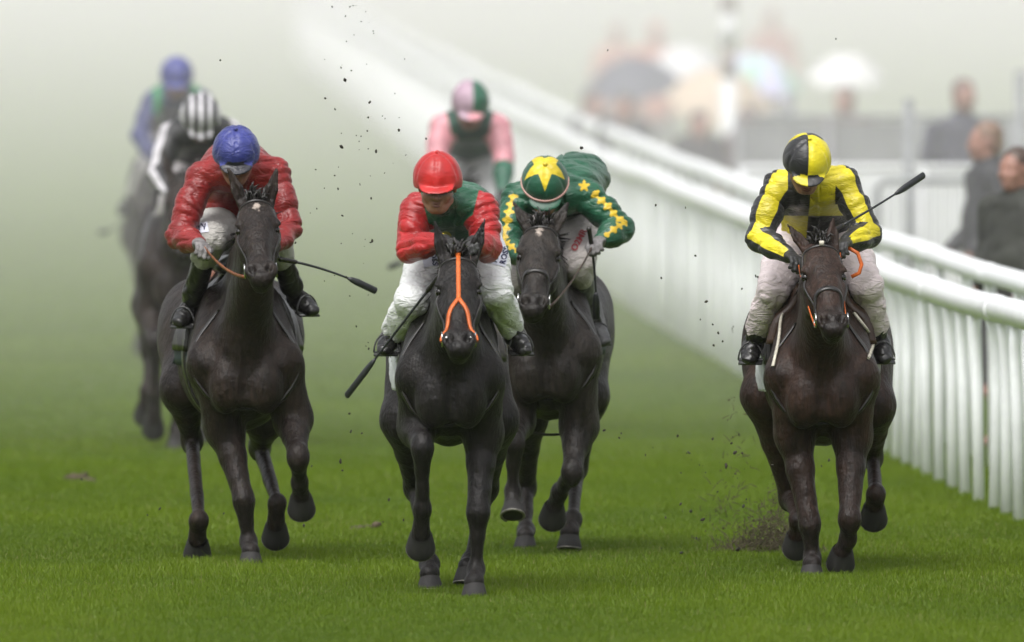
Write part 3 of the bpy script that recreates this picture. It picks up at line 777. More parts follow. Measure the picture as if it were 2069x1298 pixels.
# ------------------------------------------------------------------ riders
def hand_prims(f, wr, d, back, grow=0.0, curl=1.0, thumb_side=1, sc=1.0):
    """A hand closed on a rein or whip: palm, four fingers of three bones each, thumb from the side of the palm."""
    d = nrm(d); back = nrm(back - d * np.dot(back, d)); side = np.cross(d, back) * thumb_side
    f.cap(wr, wr + d * .035 * sc, (.030 + grow, .021 + grow), (.036 + grow, .017 + grow), side, 0.012)
    f.cap(wr + d * .03 * sc, wr + d * .075 * sc, (.037 + grow, .016 + grow), (.040 + grow, .014 + grow), side, 0.01)
    for i, (off, ln) in enumerate(((.030, .92), (.010, 1.0), (-.011, .95), (-.031, .78))):
        p = wr + d * (.083 - abs(off - .01) * .15) * sc + side * off * sc; a = 0.55 * curl
        r = (.0098 if i < 3 else .0086) + grow
        for L_, k in ((.040, .9), (.027, 1.25), (.020, 1.0)):
            a += 0; dirv = d * math.cos(a) - back * math.sin(a); q = p + dirv * L_ * ln * sc
            f.cap(p, q, r, r * .92, side, 0.004); p = q; r *= .93; a += k * curl
    b = wr + d * .025 * sc + side * .030 * sc; m = b + (d * .030 + side * .018 - back * .012) * sc; e = m + (d * .022 - side * .008 - back * .022) * sc
    f.cap(b, m, .014 + grow, .012 + grow, side, 0.008); f.cap(m, e, .0115 + grow, .0095 + grow, side, 0.004)

def head_frame(c, pitch, yaw=0.0, roll=0.0):
    f = np.array((math.sin(yaw) * math.cos(pitch), -math.cos(yaw) * math.cos(pitch), -math.sin(pitch)))
    r = nrm(np.cross((0, 0, 1.0), -f)) if abs(f[2]) < .999 else np.array((1.0, 0, 0))
    r = r if r[0] > 0 else -r
    u = np.cross(r, f); u = u if u[2] > 0 or abs(u[2]) < 1e-3 else -u
    r2 = r * math.cos(roll) - u * math.sin(roll); u2 = u * math.cos(roll) + r * math.sin(roll)
    return np.asarray(c), r2, f, u2
def head_prims(f, hf):
    c, r, fw, u = hf; A = (r, fw, u); p = lambda x, y, z: c + r * x + fw * y + u * z
    f.ell(p(0, -.012, .035), (.074, .096, .084), A, 0.02); f.ell(p(0, .03, -.035), (.060, .070, .080), A, 0.03)
    f.ell(p(0, .050, -.088), (.036, .042, .026), A, 0.03); f.cap(p(-.05, .0, -.07), p(-.02, .06, -.092), .022, .02, r, 0.02); f.cap(p(.05, .0, -.07), p(.02, .06, -.092), .022, .02, r, 0.02)
    f.cap(p(0, .092, .012), p(0, .122, -.028), .009, .013, r, 0.008); f.cap(p(-.012, .104, -.032), p(.012, .104, -.032), .009, .009, r, 0.008)
    f.cap(p(-.045, .074, .026), p(.045, .074, .026), .016, .016, r, 0.02)
    for s in (-1, 1):
        f.ell(p(s * .032, .092, .006), (.016, .014, .010), A, 0.012, 'sub'); f.ell(p(s * .032, .080, .006), (.013, .013, .012), A, 0.004)
        f.ell(p(s * .042, .070, -.03), (.022, .022, .02), A, 0.03); f.ell(p(s * .077, -.005, -.005), (.012, .026, .034), A, 0.01)
    f.cap(p(-.020, .092, -.058), p(.020, .092, -.058), .008, .008, r, 0.008); f.cap(p(-.018, .092, -.071), p(.018, .092, -.071), .009, .009, r, 0.008)
    f.cap(p(-.022, .104, -.0645), p(.022, .104, -.0645), .003, .003, r, 0.004, 'sub')

def person_bounds(J, pad=.2):
    A = np.array(list(J.values())); return A.min(0) - pad, A.max(0) + pad

def jockey(label, D0, j, pitch, yaw, roll, cols, vox, horse_h, caps=1.0, glove=('grey_glove', 'grey_glove'), seed=1, goggles=True, boots='boot', boot_top=.55, body_w=1.0, sleeve=1.0, detail=True):
    """j: traced joints. cols: dict of silk / cap / breeches materials and pattern functions."""
    J = {k: P(v[0], v[1], D0 + v[2]) for k, v in j.items()}
    t = thing('person', label, 'jockey', (J['pelvis'][0], J['pelvis'][1], J['pelvis'][2] - .1), 'jockeys')
    hf = head_frame(J['head'], pitch, yaw, roll); c, hr, hfw, hu = hf
    lo, hi = person_bounds(J)
    pe, nb = J['pelvis'], J['neck']
    # ---- body: one skin from head to toe
    f = Field(lo, hi, vox)
    f.chain([(pe, (.11, .08)), (pe * .5 + nb * .5, (.105, .07)), (nb, (.10, .06))], 0.05, XR)
    f.cap(nb, c - hu * .06 - hfw * .02, .060, .054, XR, 0.03)
    head_prims(f, hf)
    bones = {}
    for s in 'LR':
        sh, el, wr, hp, kn, an, to = (J[q + s] for q in ('shoulder', 'elbow', 'wrist', 'hip', 'knee', 'ankle', 'toe'))
        f.cap(nb, sh, .055, .044, XR, 0.04); f.cap(sh, el, .042, .036, XR, 0.02); f.cap(el, wr, .036, .026, XR, 0.02)
        bk = nrm(np.array((0.35 if s == 'L' else -0.35, -.15, 1.0)))
        hd = nrm(J.get('handdir' + s, wr) - wr) if 'handdir' + s in J else nrm((wr - el) * (1, 1, .5) + np.array((0, -.12, -.02)))
        hand_prims(f, wr, hd, bk, 0.0, thumb_side=1 if s == 'R' else -1)
        f.cap(pe, hp, .085, .085, XR, 0.03); f.cap(hp, kn, .078, .055, XR, 0.03); f.cap(kn, an, .054, .030, XR, 0.02); f.cap(an, an * .4 + to * .6, .026, .020, XR, 0.02)
        bones[s] = (sh, el, wr, hp, kn, an, to, hd, bk)
    f.build('body', M['skin'], t)
    # ---- silks
    f = Field(lo, hi, vox)
    bw = body_w
    wst = pe + (pe - nb) * .16
    f.chain([(wst, (.158 * bw, .128)), (pe * .5 + nb * .5, (.165 * bw, .12)), (nb * .95 + pe * .05, (.165 * bw, .098))], 0.05, XR)
    f.cap(nb - hfw * .03, nb * .45 + (c - hu * .07) * .55, .078, .064, XR, 0.03)
    mh = (J['hipL'] + J['hipR']) / 2 + np.array((0, -.10, .0)); f.cap(pe * .55 + nb * .45 + np.array((0, 0, -.03)), mh, (.155, .09), (.165, .085), XR, 0.06)
    for s in 'LR':
        sh, el, wr = bones[s][:3]; w2 = el + (wr - el) * .93
        f.cap(nb * .55 + sh * .45, sh, .085, .070 * sleeve, XR, 0.05); m1 = sh * .5 + el * .5
        f.chain([(sh, .070 * sleeve), (m1, .069 * sleeve), (el, .064 * sleeve)], 0.03); f.chain([(el, .064 * sleeve), (el * .5 + w2 * .5, .058 * sleeve), (w2, .038)], 0.02)
    f.folds(.013 if detail else .006, 6, 5, 19, seed)
    def arm_info(V):
        res = {}
        for s in 'LR':
            sh, el, wr = bones[s][:3]
            t1, d1 = seg_t(V, sh, el); t2, d2 = seg_t(V, el, wr)
            res[s] = (t1, d1, t2, d2, np.minimum(d1, d2))
        tb, db = seg_t(V, pe, nb); return res, tb, db
    ctx = dict(J=J, bones=bones, arm=arm_info, hf=hf, pe=pe, nb=nb)
    silks = f.build('silks', cols['silk'], t, (lambda V: cols['silk_pat'](V, ctx)) if cols.get('silk_pat') else None)
    # ---- breeches
    f = Field(lo, hi, vox)
    f.cap(pe * .9 + nb * .1, pe + np.array((0, .06, -.03)), (.12, .085), (.125, .09), XR, 0.04)
    for s in 'LR':
        hp, kn, an = bones[s][3:6]; ce = kn + (an - kn) * (boot_top + .10); m1 = hp * .45 + kn * .55
        f.cap(pe + np.array((0, 0, -.03)), hp, .10, .11, XR, 0.04)
        f.chain([(hp, .110), (m1, .100), (kn, .080)], 0.03); f.chain([(kn, .074), (kn * .5 + ce * .5, .070), (ce, .066)], 0.02)
    f.folds(.010, 6, 6, 20, seed + 7)
    br = f.build('breeches', cols['breeches'], t)
    # ---- boots
    for s in 'LR':
        kn, an, to = bones[s][4:7]; f = Field(np.minimum(np.minimum(kn, an), to) - .12, np.maximum(np.maximum(kn, an), to) + .12, min(vox, .008))
        ce = kn + (an - kn) * boot_top; hl = an + nrm(an - kn) * .035 + nrm(an - to) * .03
        f.chain([(ce, (.055, .056)), (kn * .25 + an * .75, (.052, .056)), (an, (.042, .044))], 0.02); f.cap(an, hl, .040, .034, XR, 0.02)
        f.cap(hl, an * .4 + to * .6, .034, .038, XR, 0.03); f.cap(an, to, (.042, .036), (.036, .026), XR, 0.03)
        f.folds(.006, 22, 22, 40, seed + 11)
        bo = f.build('boot', M[boots], t)
        d = nrm(to - an); sl = MB(); m = an * .35 + to * .65; sd_ = nrm(np.cross(d, (0, 0, 1)))
        cc = m - np.array((0, 0, .045)); pts = [m + sd_ * .058 + np.array((0, 0, -.03))]
        for k in range(0, 13):
            a = math.pi * k / 12; pts.append(m + sd_ * .058 * math.cos(a) + np.array((0, 0, .085 * math.sin(a) - .03)))
        pts.append(pts[1]); sl.tube(pts[1:], .0042, 6); sl.box(m - np.array((0, 0, .036)), (.11, .05, .009), (sd_, d, np.cross(sd_, d)))
        setp(sl.build('stirrup', M['dull_metal'], horse_h['t']))
        lt = MB(); top = horse_h['T']((.15 if s == 'R' else -.15), .68, .80); lt.tube([m + np.array((0, 0, .055)), m * .5 + top * .5 + np.array((0, 0, .02)), top], [(.004, .014)] * 3, 6)
        lt.build('stirrup_leather', M['leather'], horse_h['t'])
    # ---- gloves
    for s, gm in zip('LR', glove):
        if not gm: continue
        wr, hd, bk = bones[s][2], bones[s][7], bones[s][8]
        f = Field(wr - .17, wr + .17, .0045 if detail else .008); hand_prims(f, wr, hd, bk, .0028, thumb_side=1 if s == 'R' else -1)
        f.cap(wr - hd * .03, wr, .034, .033, XR, 0.01); f.build('glove', M[gm], t)
    mb = MB()
    for z, yy in ((-.0585, .100), (-.0715, .099)): mb.tube([c + hr * x + hfw * (yy - x * x * 14) + hu * (z - .002 * math.cos(x * 200)) for x in np.linspace(-.021, .021, 7)], [.003, .005, .006, .0055, .006, .005, .003], 6)
    mb.build('lips', M['lips'], t)
    # ---- cap over the skull, with its peak
    k = caps; p = lambda x, y, z: c + hr * x * k + hfw * y * k + hu * (.03 + (z - .03) * k)
    f = Field(c - .24, c + .24, .0055 if detail else .009)
    f.ell(p(0, -.006, .040), (.108 * k, .126 * k, .112 * k), (hr, hfw, hu), 0.01)
    f.ell(p(0, -.02, .01), (.106 * k, .116 * k, .09 * k), (hr, hfw, hu), 0.03)
    f.plane(p(0, .05, -.004), -hu * 1.0 + hfw * .12)
    for i in range(3 if detail else 0):                                   # seams of the cover, running over the crown
        a = math.pi * (i / 3 + 1 / 6); cx, cy = math.cos(a), math.sin(a)
        pts = [p(.112 * cx * math.sin(q), .131 * cy * math.sin(q) - .006, .040 + .116 * math.cos(q)) for q in np.linspace(-1.5, 1.5, 13)]
        for q0, q1 in zip(pts[:-1], pts[1:]): f.cap(q0, q1, .0045, .0045, XR, 0.012, 'sub')
    f.ell(p(0, -.006, .153), (.012, .012, .007), (hr, hfw, hu), 0.006)
    f.ell(p(0, .100, .018), (.080 * k, .066 * k, .010), (hr, nrm(hfw - hu * .22), nrm(hu + hfw * .22)), 0.012)
    f.folds(.0025, 9, 9, 16, seed + 20)
    cap_ = f.build('cap', cols['cap'], t, (lambda V: cols['cap_pat'](V, ctx)) if cols.get('cap_pat') else None)
    if cols.get('band'):
        mb = MB(); pts = [c + hr * .1125 * k * math.sin(q) + hfw * (.1310 * k * math.cos(q) - .006) + hu * .032 for q in np.linspace(-1.75, 1.75, 25)]
        mb.tube(pts, [(.009, .004)] * len(pts), 6); mb.build('cap_band', cols['band'], cap_)
    if goggles:
        mb = MB(); V = []; F = []; n1, n2 = 14, 5
        for i in range(n1 + 1):
            q = -1.05 + 2.1 * i / n1
            for k2 in range(n2 + 1):
                z = -.024 + .048 * k2 / n2; notch = .020 * math.exp(-(q / .22) ** 2) * (1 - k2 / n2)
                rr_ = 1.0 + .04 * math.sin(math.pi * k2 / n2)
                V.append(c + hr * .079 * rr_ * math.sin(q) + hfw * (.108 * rr_ * math.cos(q) + .004) + hu * (.006 + z + notch))
        m_ = len(V); V += [v - hfw * .006 for v in V]
        g = lambda i, k2: i * (n2 + 1) + k2
        for i in range(n1):
            for k2 in range(n2): F += [(g(i, k2), g(i + 1, k2), g(i + 1, k2 + 1), g(i, k2 + 1)), tuple(x + m_ for x in (g(i, k2 + 1), g(i + 1, k2 + 1), g(i + 1, k2), g(i, k2)))]
            for k2 in (0, n2): F.append((g(i, k2), g(i + 1, k2), g(i + 1, k2) + m_, g(i, k2) + m_))
        mb.add(V, F); go = mb.build('goggles', M['lens'], t)
        mb = MB()
        for s in (-1, 1): mb.tube([c + hr * s * .070 + hfw * .055 + hu * .006, c + hr * s * .088 + hu * .006, c + hr * s * .082 - hfw * .07 + hu * .012], [(.010, .003)] * 3, 6)
        mb.tube([c + hr * .082 * sx - hfw * (.07 + .045 * (1 - sx * sx)) + hu * .012 for sx in np.linspace(-1, 1, 9)], [(.010, .003)] * 9, 6)
        mb.build('goggle_strap', M['leather'], go)
    ctx.update(t=t, silks=silks, breeches=br, cap=cap_); return ctx

def whip(label, a, b, bow=(0, 0, -.03), flap=True):
    a, b = np.asarray(a), np.asarray(b); L_ = np.linalg.norm(b - a); d = nrm(b - a); bow = np.array(bow)
    t = thing('riding_whip', label, 'whip', a)
    pt = lambda q: a + (b - a) * q + bow * 4 * q * (1 - q)
    mb = MB(); mb.tube([pt(q) for q in np.linspace(.16, .72, 9)], list(np.linspace(.0065, .005, 9)), 8); mb.build('shaft', M['rubber'], t)
    mb = MB(); mb.tube([pt(q) for q in (-.02, .0, .02, .16, .18)], [.006, .014, .0115, .011, .007], 10); mb.build('grip', M['leather'], t)
    mb = MB(); mb.tube([pt(q) for q in (.70, .74, .80, .99, 1.0)], [.006, (.013, .009), (.017, .009), (.017, .009), (.010, .005)], 10); mb.build('flap', M['rubber'], t)
    return t
# ------------------------------------------------------------------ colours and patterns of the riders
def cyl_angle(V, a, b, ref):
    """Angle about the bone a-b measured from the direction ref."""
    w_ = nrm(b - a); r = nrm(ref - w_ * np.dot(ref, w_)); s = np.cross(w_, r); q = V - a
    return np.arctan2(q @ s, q @ r)
def sleeve_mask(V, ctx, seam=.0):
    """Positive on the sleeves, negative on the body, zero at the shoulder seam."""
    arm, tb, db = ctx['arm'](V); m = np.full(len(V), -1.0)
    for s in 'LR':
        sh, el, wr = ctx['bones'][s][:3]; out = np.sign(sh[0] - ctx['nb'][0])
        near = arm[s][4]; val = np.where(near < .135, (V[:, 0] - (sh[0] - out * .035)) * out - seam + (sh[2] - V[:, 2]) * .25, -1.0)
        val = np.maximum(val, np.where((near < .1) & (arm[s][0] > .35), .05, -1)); m = np.maximum(m, val)
    return m
ff = np.array((0, -1.0, 0))
FC = P(912, 505, D_C)
RED, GREEN, YEL, BLK = (0.40, 0.013, 0.015), (0.010, 0.095, 0.046), (0.64, 0.54, 0.012), (0.018, 0.018, 0.02)
def pat_center(V, ctx):
    d = np.linalg.norm((V - P(900, 480, V[:, 1].mean())) * (1, 0, 1), axis=1)
    front = V[:, 1] < ctx['nb'][1] + .3
    return {'pat': sleeve_mask(V, ctx), 'pat2': np.where(front, .028 - d, -1)}
cols_C = dict(silk=silk('green_red_silk', GREEN, RED, YEL), silk_pat=pat_center, cap=silk('red_cap_silk', (0.50, 0.016, 0.016), wet=.35, fold=.15), breeches=silk('white_breeches', (0.73, 0.74, 0.74), rough=.55, fold=.65, mud=.15, wet=.10))
JC = jockey('jockey in red cap with green and red silks and white breeches, on the black leader', D_C, dict(
    head=(884, 374, -.02), neck=(905, 415, .20), pelvis=(935, 432, .72),
    shoulderL=(843, 424, .20), shoulderR=(974, 422, .20), elbowL=(827, 502, .14), elbowR=(984, 500, .08), wristL=(898, 488, -.10), wristR=(956, 490, -.16),
    hipL=(898, 470, .66), hipR=(962, 465, .66), kneeL=(834, 606, .22), kneeR=(1002, 588, .24), ankleL=(790, 682, .62), ankleR=(1040, 678, .62), toeL=(776, 708, .46), toeR=(1060, 708, .46)),
    R(15), R(-3), 0.0, cols_C, .0056, HC, boot_top=.66, glove=('black_glove', 'black_glove'), seed=3)
cols_L = dict(silk=silk('dark_red_silk', (0.23, 0.010, 0.010)), cap=silk('blue_cap_silk', (0.031, 0.040, 0.20), (0.012, 0.012, 0.02)), cap_pat=lambda V, ctx: {'pat': np.where(((V - ctx['hf'][0]) @ ctx['hf'][2] > .110) & ((V - ctx['hf'][0]) @ ctx['hf'][3] < .045), .01, -.01)}, breeches=silk('muddy_white_breeches', (0.50, 0.48, 0.45), rough=.55, fold=.65, mud=.5, wet=.35))  # near-black cap peak: the shadow under the cap, painted into its colour
JL = jockey('jockey in plain dark red silks and blue cap, face hidden by horse ears', D_L, dict(
    head=(477, 318, -.02), neck=(482, 345, .16), pelvis=(478, 335, .75),
    shoulderL=(405, 358, .20), shoulderR=(556, 352, .20), elbowL=(362, 478, .12), elbowR=(582, 462, .12), wristL=(402, 494, -.10), wristR=(552, 500, -.12),
    hipL=(448, 446, .70), hipR=(520, 440, .72), kneeL=(424, 482, .20), kneeR=(555, 490, .25), ankleL=(382, 628, .55), ankleR=(600, 604, .60), toeL=(362, 652, .40), toeR=(632, 628, .48)),
    R(31), 0.0, 0.0, cols_L, .0065, HL, boot_top=.15, glove=('grey_glove', 'black_glove'), seed=5)
def pat_green(V, ctx):
    arm, tb, db = ctx['arm'](V); m = np.full(len(V), -1.0)
    for s in 'LR':
        sh, el, wr = ctx['bones'][s][:3]
        for (a, b, k, T_) in ((sh, el, 1, arm[s][0]), (el, wr, 3, arm[s][2])):
            near = arm[s][k] < .125; L_ = np.linalg.norm(b - a); out = np.array((-.25 if s == 'L' else .25, -1.0, .45))
            th = cyl_angle(V, a, b, out); x = T_ * L_; cell = (x / .042) % 1.0 - .5
            r_ = np.hypot(cell * .042, th * .07); an = np.arctan2(th * .07, cell * .042)
            m = np.maximum(m, np.where(near & (T_ > .02) & (T_ < .98), .0195 + .005 * np.cos(4 * an) - r_, -1))
    q = P(1180, 376, ctx['nb'][1]); dx = (V[:, 0] - q[0]); dz = (V[:, 2] - q[2]); an = np.arctan2(dz, dx)
    m = np.maximum(m, np.where(arm['R'][1] > .02, .021 * (1 + .38 * np.cos(5 * (an - .3))) - np.hypot(dx, dz), -1))
    return {'pat': m}
def pat_capstar(V, ctx):
    c, r, fw, u = ctx['hf']; x = (V - c) @ r; y = (V - c) @ fw; z = (V - c) @ u
    an = np.arctan2(x, y); rad = np.hypot(x, y); th = np.arctan2(rad, z - .03)
    k = (an % (2 * np.pi / 5)); k = np.minimum(k, 2 * np.pi / 5 - k) / (np.pi / 5)      # 0 at a point, 1 between points
    a_ = k * np.pi / 5; ro, ri = 1.14, .47
    lim = ro * ri * np.sin(np.pi / 5) / (ri * np.sin(np.pi / 5 - a_) + ro * np.sin(a_))
    return {'pat': (lim - th) * .1}
cols_G = dict(silk=silk('green_silk', (0.010, 0.085, 0.042), (0.60, 0.40, 0.015), soft=.003), silk_pat=pat_green, cap=silk('green_star_cap', (0.012, 0.085, 0.045), (0.68, 0.52, 0.02), fold=.15), cap_pat=pat_capstar,
              band=surf('pink_band', (0.55, 0.32, 0.28), .6), breeches=silk('pale_breeches', (0.55, 0.50, 0.48), rough=.55, fold=.65, mud=.5, wet=.3))
JG = jockey('green-silked jockey with chains of yellow stars and a starred cap, head bowed low', D_G, dict(
    head=(1101, 378, -.04), neck=(1112, 395, .16), pelvis=(1160, 365, .72),
    shoulderL=(1045, 402, .20), shoulderR=(1190, 400, .18), elbowL=(1022, 500, .10), elbowR=(1254, 462, .14), wristL=(1062, 522, -.10), wristR=(1212, 488, .02),
    handdirR=(1196, 492, -.10),
    hipL=(1120, 430, .72), hipR=(1175, 430, .70), kneeL=(1055, 560, .24), kneeR=(1168, 534, .22), ankleL=(1035, 668, .60), ankleR=(1196, 650, .58), toeL=(1020, 690, .48), toeR=(1220, 690, .46)),
    R(46), 0.0, 0.0, cols_G, .0065, HG, boot_top=.12, glove=('grey_glove', 'grey_glove'), seed=8, boots='boot_grey', sleeve=1.05)
def pat_quarters(V, ctx):
    arm, tb, db = ctx['arm'](V); c, r, fw, u = ctx['hf']; nb = ctx['nb']
    px = V[:, 0] - (nb[0] - .005 + (nb[2] - V[:, 2]) * -.06); pz = V[:, 2] - (P(1650, 438, nb[1])[2])
    body = np.sign(px * 1.0) * np.sign(pz) * np.minimum(np.abs(px), np.abs(pz))
    m = body.copy()
    for s in 'LR':
        sh, el, wr = ctx['bones'][s][:3]; sel = arm[s][4] < .115
        sel &= (np.sign(sh[0] - nb[0]) * (V[:, 0] - sh[0]) > -.045) | (arm[s][0] > .3)
        for (a, b, use) in ((sh, el, arm[s][1] <= arm[s][3]), (el, wr, arm[s][1] > arm[s][3])):
            th = cyl_angle(V, a, b, np.array((-.1 if s == 'L' else .1, -1.0, .15)))
            th2 = (th + .0) * .07
            w_ = np.cos(th * 2.6); m = np.where(sel & use, np.where(np.abs(th) < 2.9, w_, -1) * .03, m)
    return {'pat': m}
def pat_capquarter(V, ctx):
    c, r, fw, u = ctx['hf']; x = (V - c) @ r + .006; y = (V - c) @ fw; z = (V - c) @ u
    q = (y + .045) ; m = np.sign(x) * np.sign(q) * np.minimum(np.abs(x), np.abs(q))
    brim = (y > .112) & (z < .035)
    return {'pat': np.where(brim, -x, m)}
cols_R = dict(silk=silk('black_yellow_silk', BLK, YEL, mud=.5), silk_pat=pat_quarters, cap=silk('black_yellow_cap', BLK, YEL, mud=.5, fold=.18), cap_pat=pat_capquarter, breeches=silk('pinkish_white_breeches', (0.74, 0.64, 0.65), rough=.55, fold=.65, mud=.45, wet=.25))
JR = jockey('jockey in yellow and black quartered silks and cap, riding the bay beside the rail', D_R, dict(
    head=(1630, 334, -.04), neck=(1640, 378, .16), pelvis=(1650, 405, .74),
    shoulderL=(1572, 378, .18), shoulderR=(1706, 368, .18), elbowL=(1532, 480, .10), elbowR=(1752, 472, .10), wristL=(1596, 518, -.10), wristR=(1708, 492, -.08),
    hipL=(1612, 475, .72), hipR=(1690, 475, .72), kneeL=(1562, 585, .32), kneeR=(1750, 575, .32), ankleL=(1522, 695, .62), ankleR=(1776, 690, .60), toeL=(1514, 726, .50), toeR=(1788, 726, .48)),
    R(38), R(4), R(2), cols_R, .0065, HR, boot_top=.62, glove=('black_glove', 'black_glove'), seed=11)
# ---- the three behind
PINK = (0.62, 0.27, 0.31)
def pat_pink(V, ctx):
    arm, tb, db = ctx['arm'](V); m = sleeve_mask(V, ctx, -.01); cuff = np.full(len(V), -1.0)
    for s in 'LR': cuff = np.maximum(cuff, np.where(arm[s][4] < .12, (arm[s][2] - .25) * .2, -1))
    return {'pat': m, 'pat2': cuff}
def pat_caphalf(V, ctx):
    c, r, fw, u = ctx['hf']; x = (V - c) @ r; y = (V - c) @ fw; z = (V - c) @ u
    return {'pat': np.where((y > .115) & (z < .04), .05, -.018 * 0 + .012 - x) if False else (.010 - x), 'pat2': np.where((y > .112) & (z < .035) & (x > -.02), .05, -1)}
cols_P = dict(silk=silk('pink_green_silk', (0.010, 0.062, 0.040), PINK, (0.010, 0.10, 0.055)), silk_pat=pat_pink, cap=silk('pink_green_cap', (0.010, 0.10, 0.055), (0.44, 0.30, 0.38), PINK), cap_pat=pat_caphalf, breeches=silk('white_breeches_far', (0.6, 0.6, 0.6), rough=.55, fold=.65, mud=.2, wet=.2))
JP = jockey('jockey in pink and dark green silks with a halved cap, behind the leader', D_P, dict(
    head=(950, 215, -.02), neck=(950, 250, .18), pelvis=(952, 285, .72), shoulderL=(893, 258, .2), shoulderR=(1006, 258, .2), elbowL=(884, 318, .1), elbowR=(1018, 318, .1), wristL=(905, 385, -.1), wristR=(1016, 392, -.1),
    hipL=(930, 310, .72), hipR=(972, 310, .72), kneeL=(910, 410, .3), kneeR=(990, 405, .3), ankleL=(880, 480, .6), ankleR=(1018, 480, .6), toeL=(870, 500, .46), toeR=(1028, 500, .46)),
    R(32), R(3), 0, cols_P, .011, HP_, glove=('black_glove', 'black_glove'), seed=14, detail=False)
def pat_bw(V, ctx):
    arm, tb, db = ctx['arm'](V); m = np.full(len(V), -1.0)
    for s in 'LR':
        sh, el, wr = ctx['bones'][s][:3]
        for (a, b, use) in ((sh, el, arm[s][1] <= arm[s][3]), (el, wr, arm[s][1] > arm[s][3])):
            th = cyl_angle(V, a, b, np.array((-.9 if s == 'L' else .9, -1.0, .2))); m = np.where(use & (arm[s][4] < .12), (.42 - np.abs(th)) * .06, m)
    return {'pat': m}
def pat_capstripe(V, ctx):
    c, r, fw, u = ctx['hf']; x = (V - c) @ r; return {'pat': np.cos((x - .0) / .052 * 2 * np.pi) * .012 - .002}
cols_B = dict(silk=silk('black_white_silk', BLK, (0.55, 0.53, 0.56)), silk_pat=pat_bw, cap=silk('striped_cap', BLK, (0.66, 0.64, 0.68)), cap_pat=pat_capstripe, breeches=silk('grey_breeches_far', (0.45, 0.42, 0.42), mud=.4, wet=.3))
JB = jockey('jockey in black silks with white sleeve stripes and a striped cap', D_B, dict(
    head=(405, 240, -.02), neck=(405, 262, .18), pelvis=(415, 275, .72), shoulderL=(345, 275, .2), shoulderR=(462, 268, .2), elbowL=(322, 350, .1), elbowR=(478, 345, .1), wristL=(345, 395, -.12), wristR=(435, 395, -.12),
    hipL=(385, 330, .72), hipR=(440, 330, .72), kneeL=(345, 420, .3), kneeR=(450, 420, .3), ankleL=(318, 490, .6), ankleR=(462, 490, .6), toeL=(306, 510, .46), toeR=(470, 510, .46)),
    R(50), R(2), 0, cols_B, .011, HB, glove=('black_glove', 'black_glove'), seed=17, detail=False)
def pat_blue(V, ctx):
    nb = ctx['nb']; arm, tb, db = ctx['arm'](V); x = np.abs(V[:, 0] - nb[0]); return {'pat': np.where(arm['L'][0] + arm['R'][0] < .6, .026 - np.abs(x - .125), -1)}
cols_F = dict(silk=silk('blue_silk', (0.017, 0.024, 0.12), (0.02, 0.24, 0.07)), silk_pat=pat_blue, cap=silk('far_blue_cap', (0.026, 0.034, 0.22)), breeches=silk('grey_breeches_hindmost', (0.42, 0.40, 0.40), mud=.4, wet=.3))
JF = jockey('hindmost jockey in blue silks with green braces and a blue cap', D_F, dict(
    head=(357, 160, -.02), neck=(357, 192, .18), pelvis=(355, 222, .72), shoulderL=(308, 208, .2), shoulderR=(408, 206, .2), elbowL=(284, 275, .1), elbowR=(425, 275, .1), wristL=(312, 325, -.1), wristR=(392, 325, -.1),
    hipL=(330, 255, .72), hipR=(375, 255, .72), kneeL=(302, 345, .3), kneeR=(390, 345, .3), ankleL=(262, 410, .6), ankleR=(420, 410, .6), toeL=(250, 428, .46), toeR=(430, 428, .46)),
    R(25), 0, 0, cols_F, .011, HF, glove=('black_glove', 'black_glove'), seed=19, detail=False)
# ------------------------------------------------------------------ whips
def wrist(ctx, s, k=.08):
    b = ctx['bones'][s]; return b[2] + b[7] * k
whip('black riding whip sticking out level from the red-silked rider on the left', P(566, 524, D_L - .05), P(761, 589, D_L + .12), (0, 0, .02))
whip('black whip pointing down beside the white-breeched leader', P(897, 545, D_C - .12), P(699, 802, D_C + .30), (0, 0, .0))
whip('black whip hanging straight down from the green rider', P(1190, 462, D_G - .10), P(1205, 646, D_G + .05), (.01, 0, 0))
whip('black whip raised up to the right by the yellow and black rider', P(1668, 474, D_R - .16), P(1868, 353, D_R + .25), (0, 0, -.01))
whip('blurred whip carried low at the far left by the hindmost rider', P(268, 432, D_F + .1), P(200, 470, D_F + .4))
whip('blurred whip tip showing beside the leader, carried by the pink rider', P(884, 470, D_P + .1), P(784, 541, D_P + .4))
# ------------------------------------------------------------------ tack
def tack(h, ctx, strap_mat, rein_mat, noseband, cloth, num=None, reins=(1, 1), saddle=True):
    br = bridle(h, M[strap_mat], noseband)
    for s, k in ((-1, 'L'), (1, 'R')):
        if not reins[(s + 1) // 2]: continue
        b = ctx['bones'][k]; rein(h, s, b[2] + b[7] * .085, M[rein_mat], sag=.03)
    for s in (-1, 1):
        cl = side_drape(h, s, .52, 1.10, .74, .33, M[cloth], 'saddle_cloth', .006)
        side_drape(h, s, .50, .86, .76, .40, M['leather'], 'saddle_flap', .018)
        body_strap(h, .62, .45, .06, s, .09, M['leather'], 'girth', off=.004)
        if num and s < 0: side_drape(h, s, .66, .92, .44, .27, M['cloth_white'], 'number_cloth', .022, cl)
    f = Field(h['T'](-.25, .4, .60), h['T'](.25, 1.2, 1.0), .012)
    f.cap(h['T'](0, .55, .80), h['T'](0, .95, .80), (.12, .05), (.14, .05), XR, .03); f.cap(h['T'](0, .52, .85), h['T'](0, .60, .83), .05, .05, XR, .04)
    f.build('saddle', M['leather'], h['t'])
    return br
brC = tack(HC, JC, 'leather', 'brown_leather', False, 'cloth_dark', True)
mb = MB(); head_strap(HC, [(-.10, 0), (.20, 0), (.57, 0)], .019, .007, mb); mb.build('face_strap', M['orange'], brC)
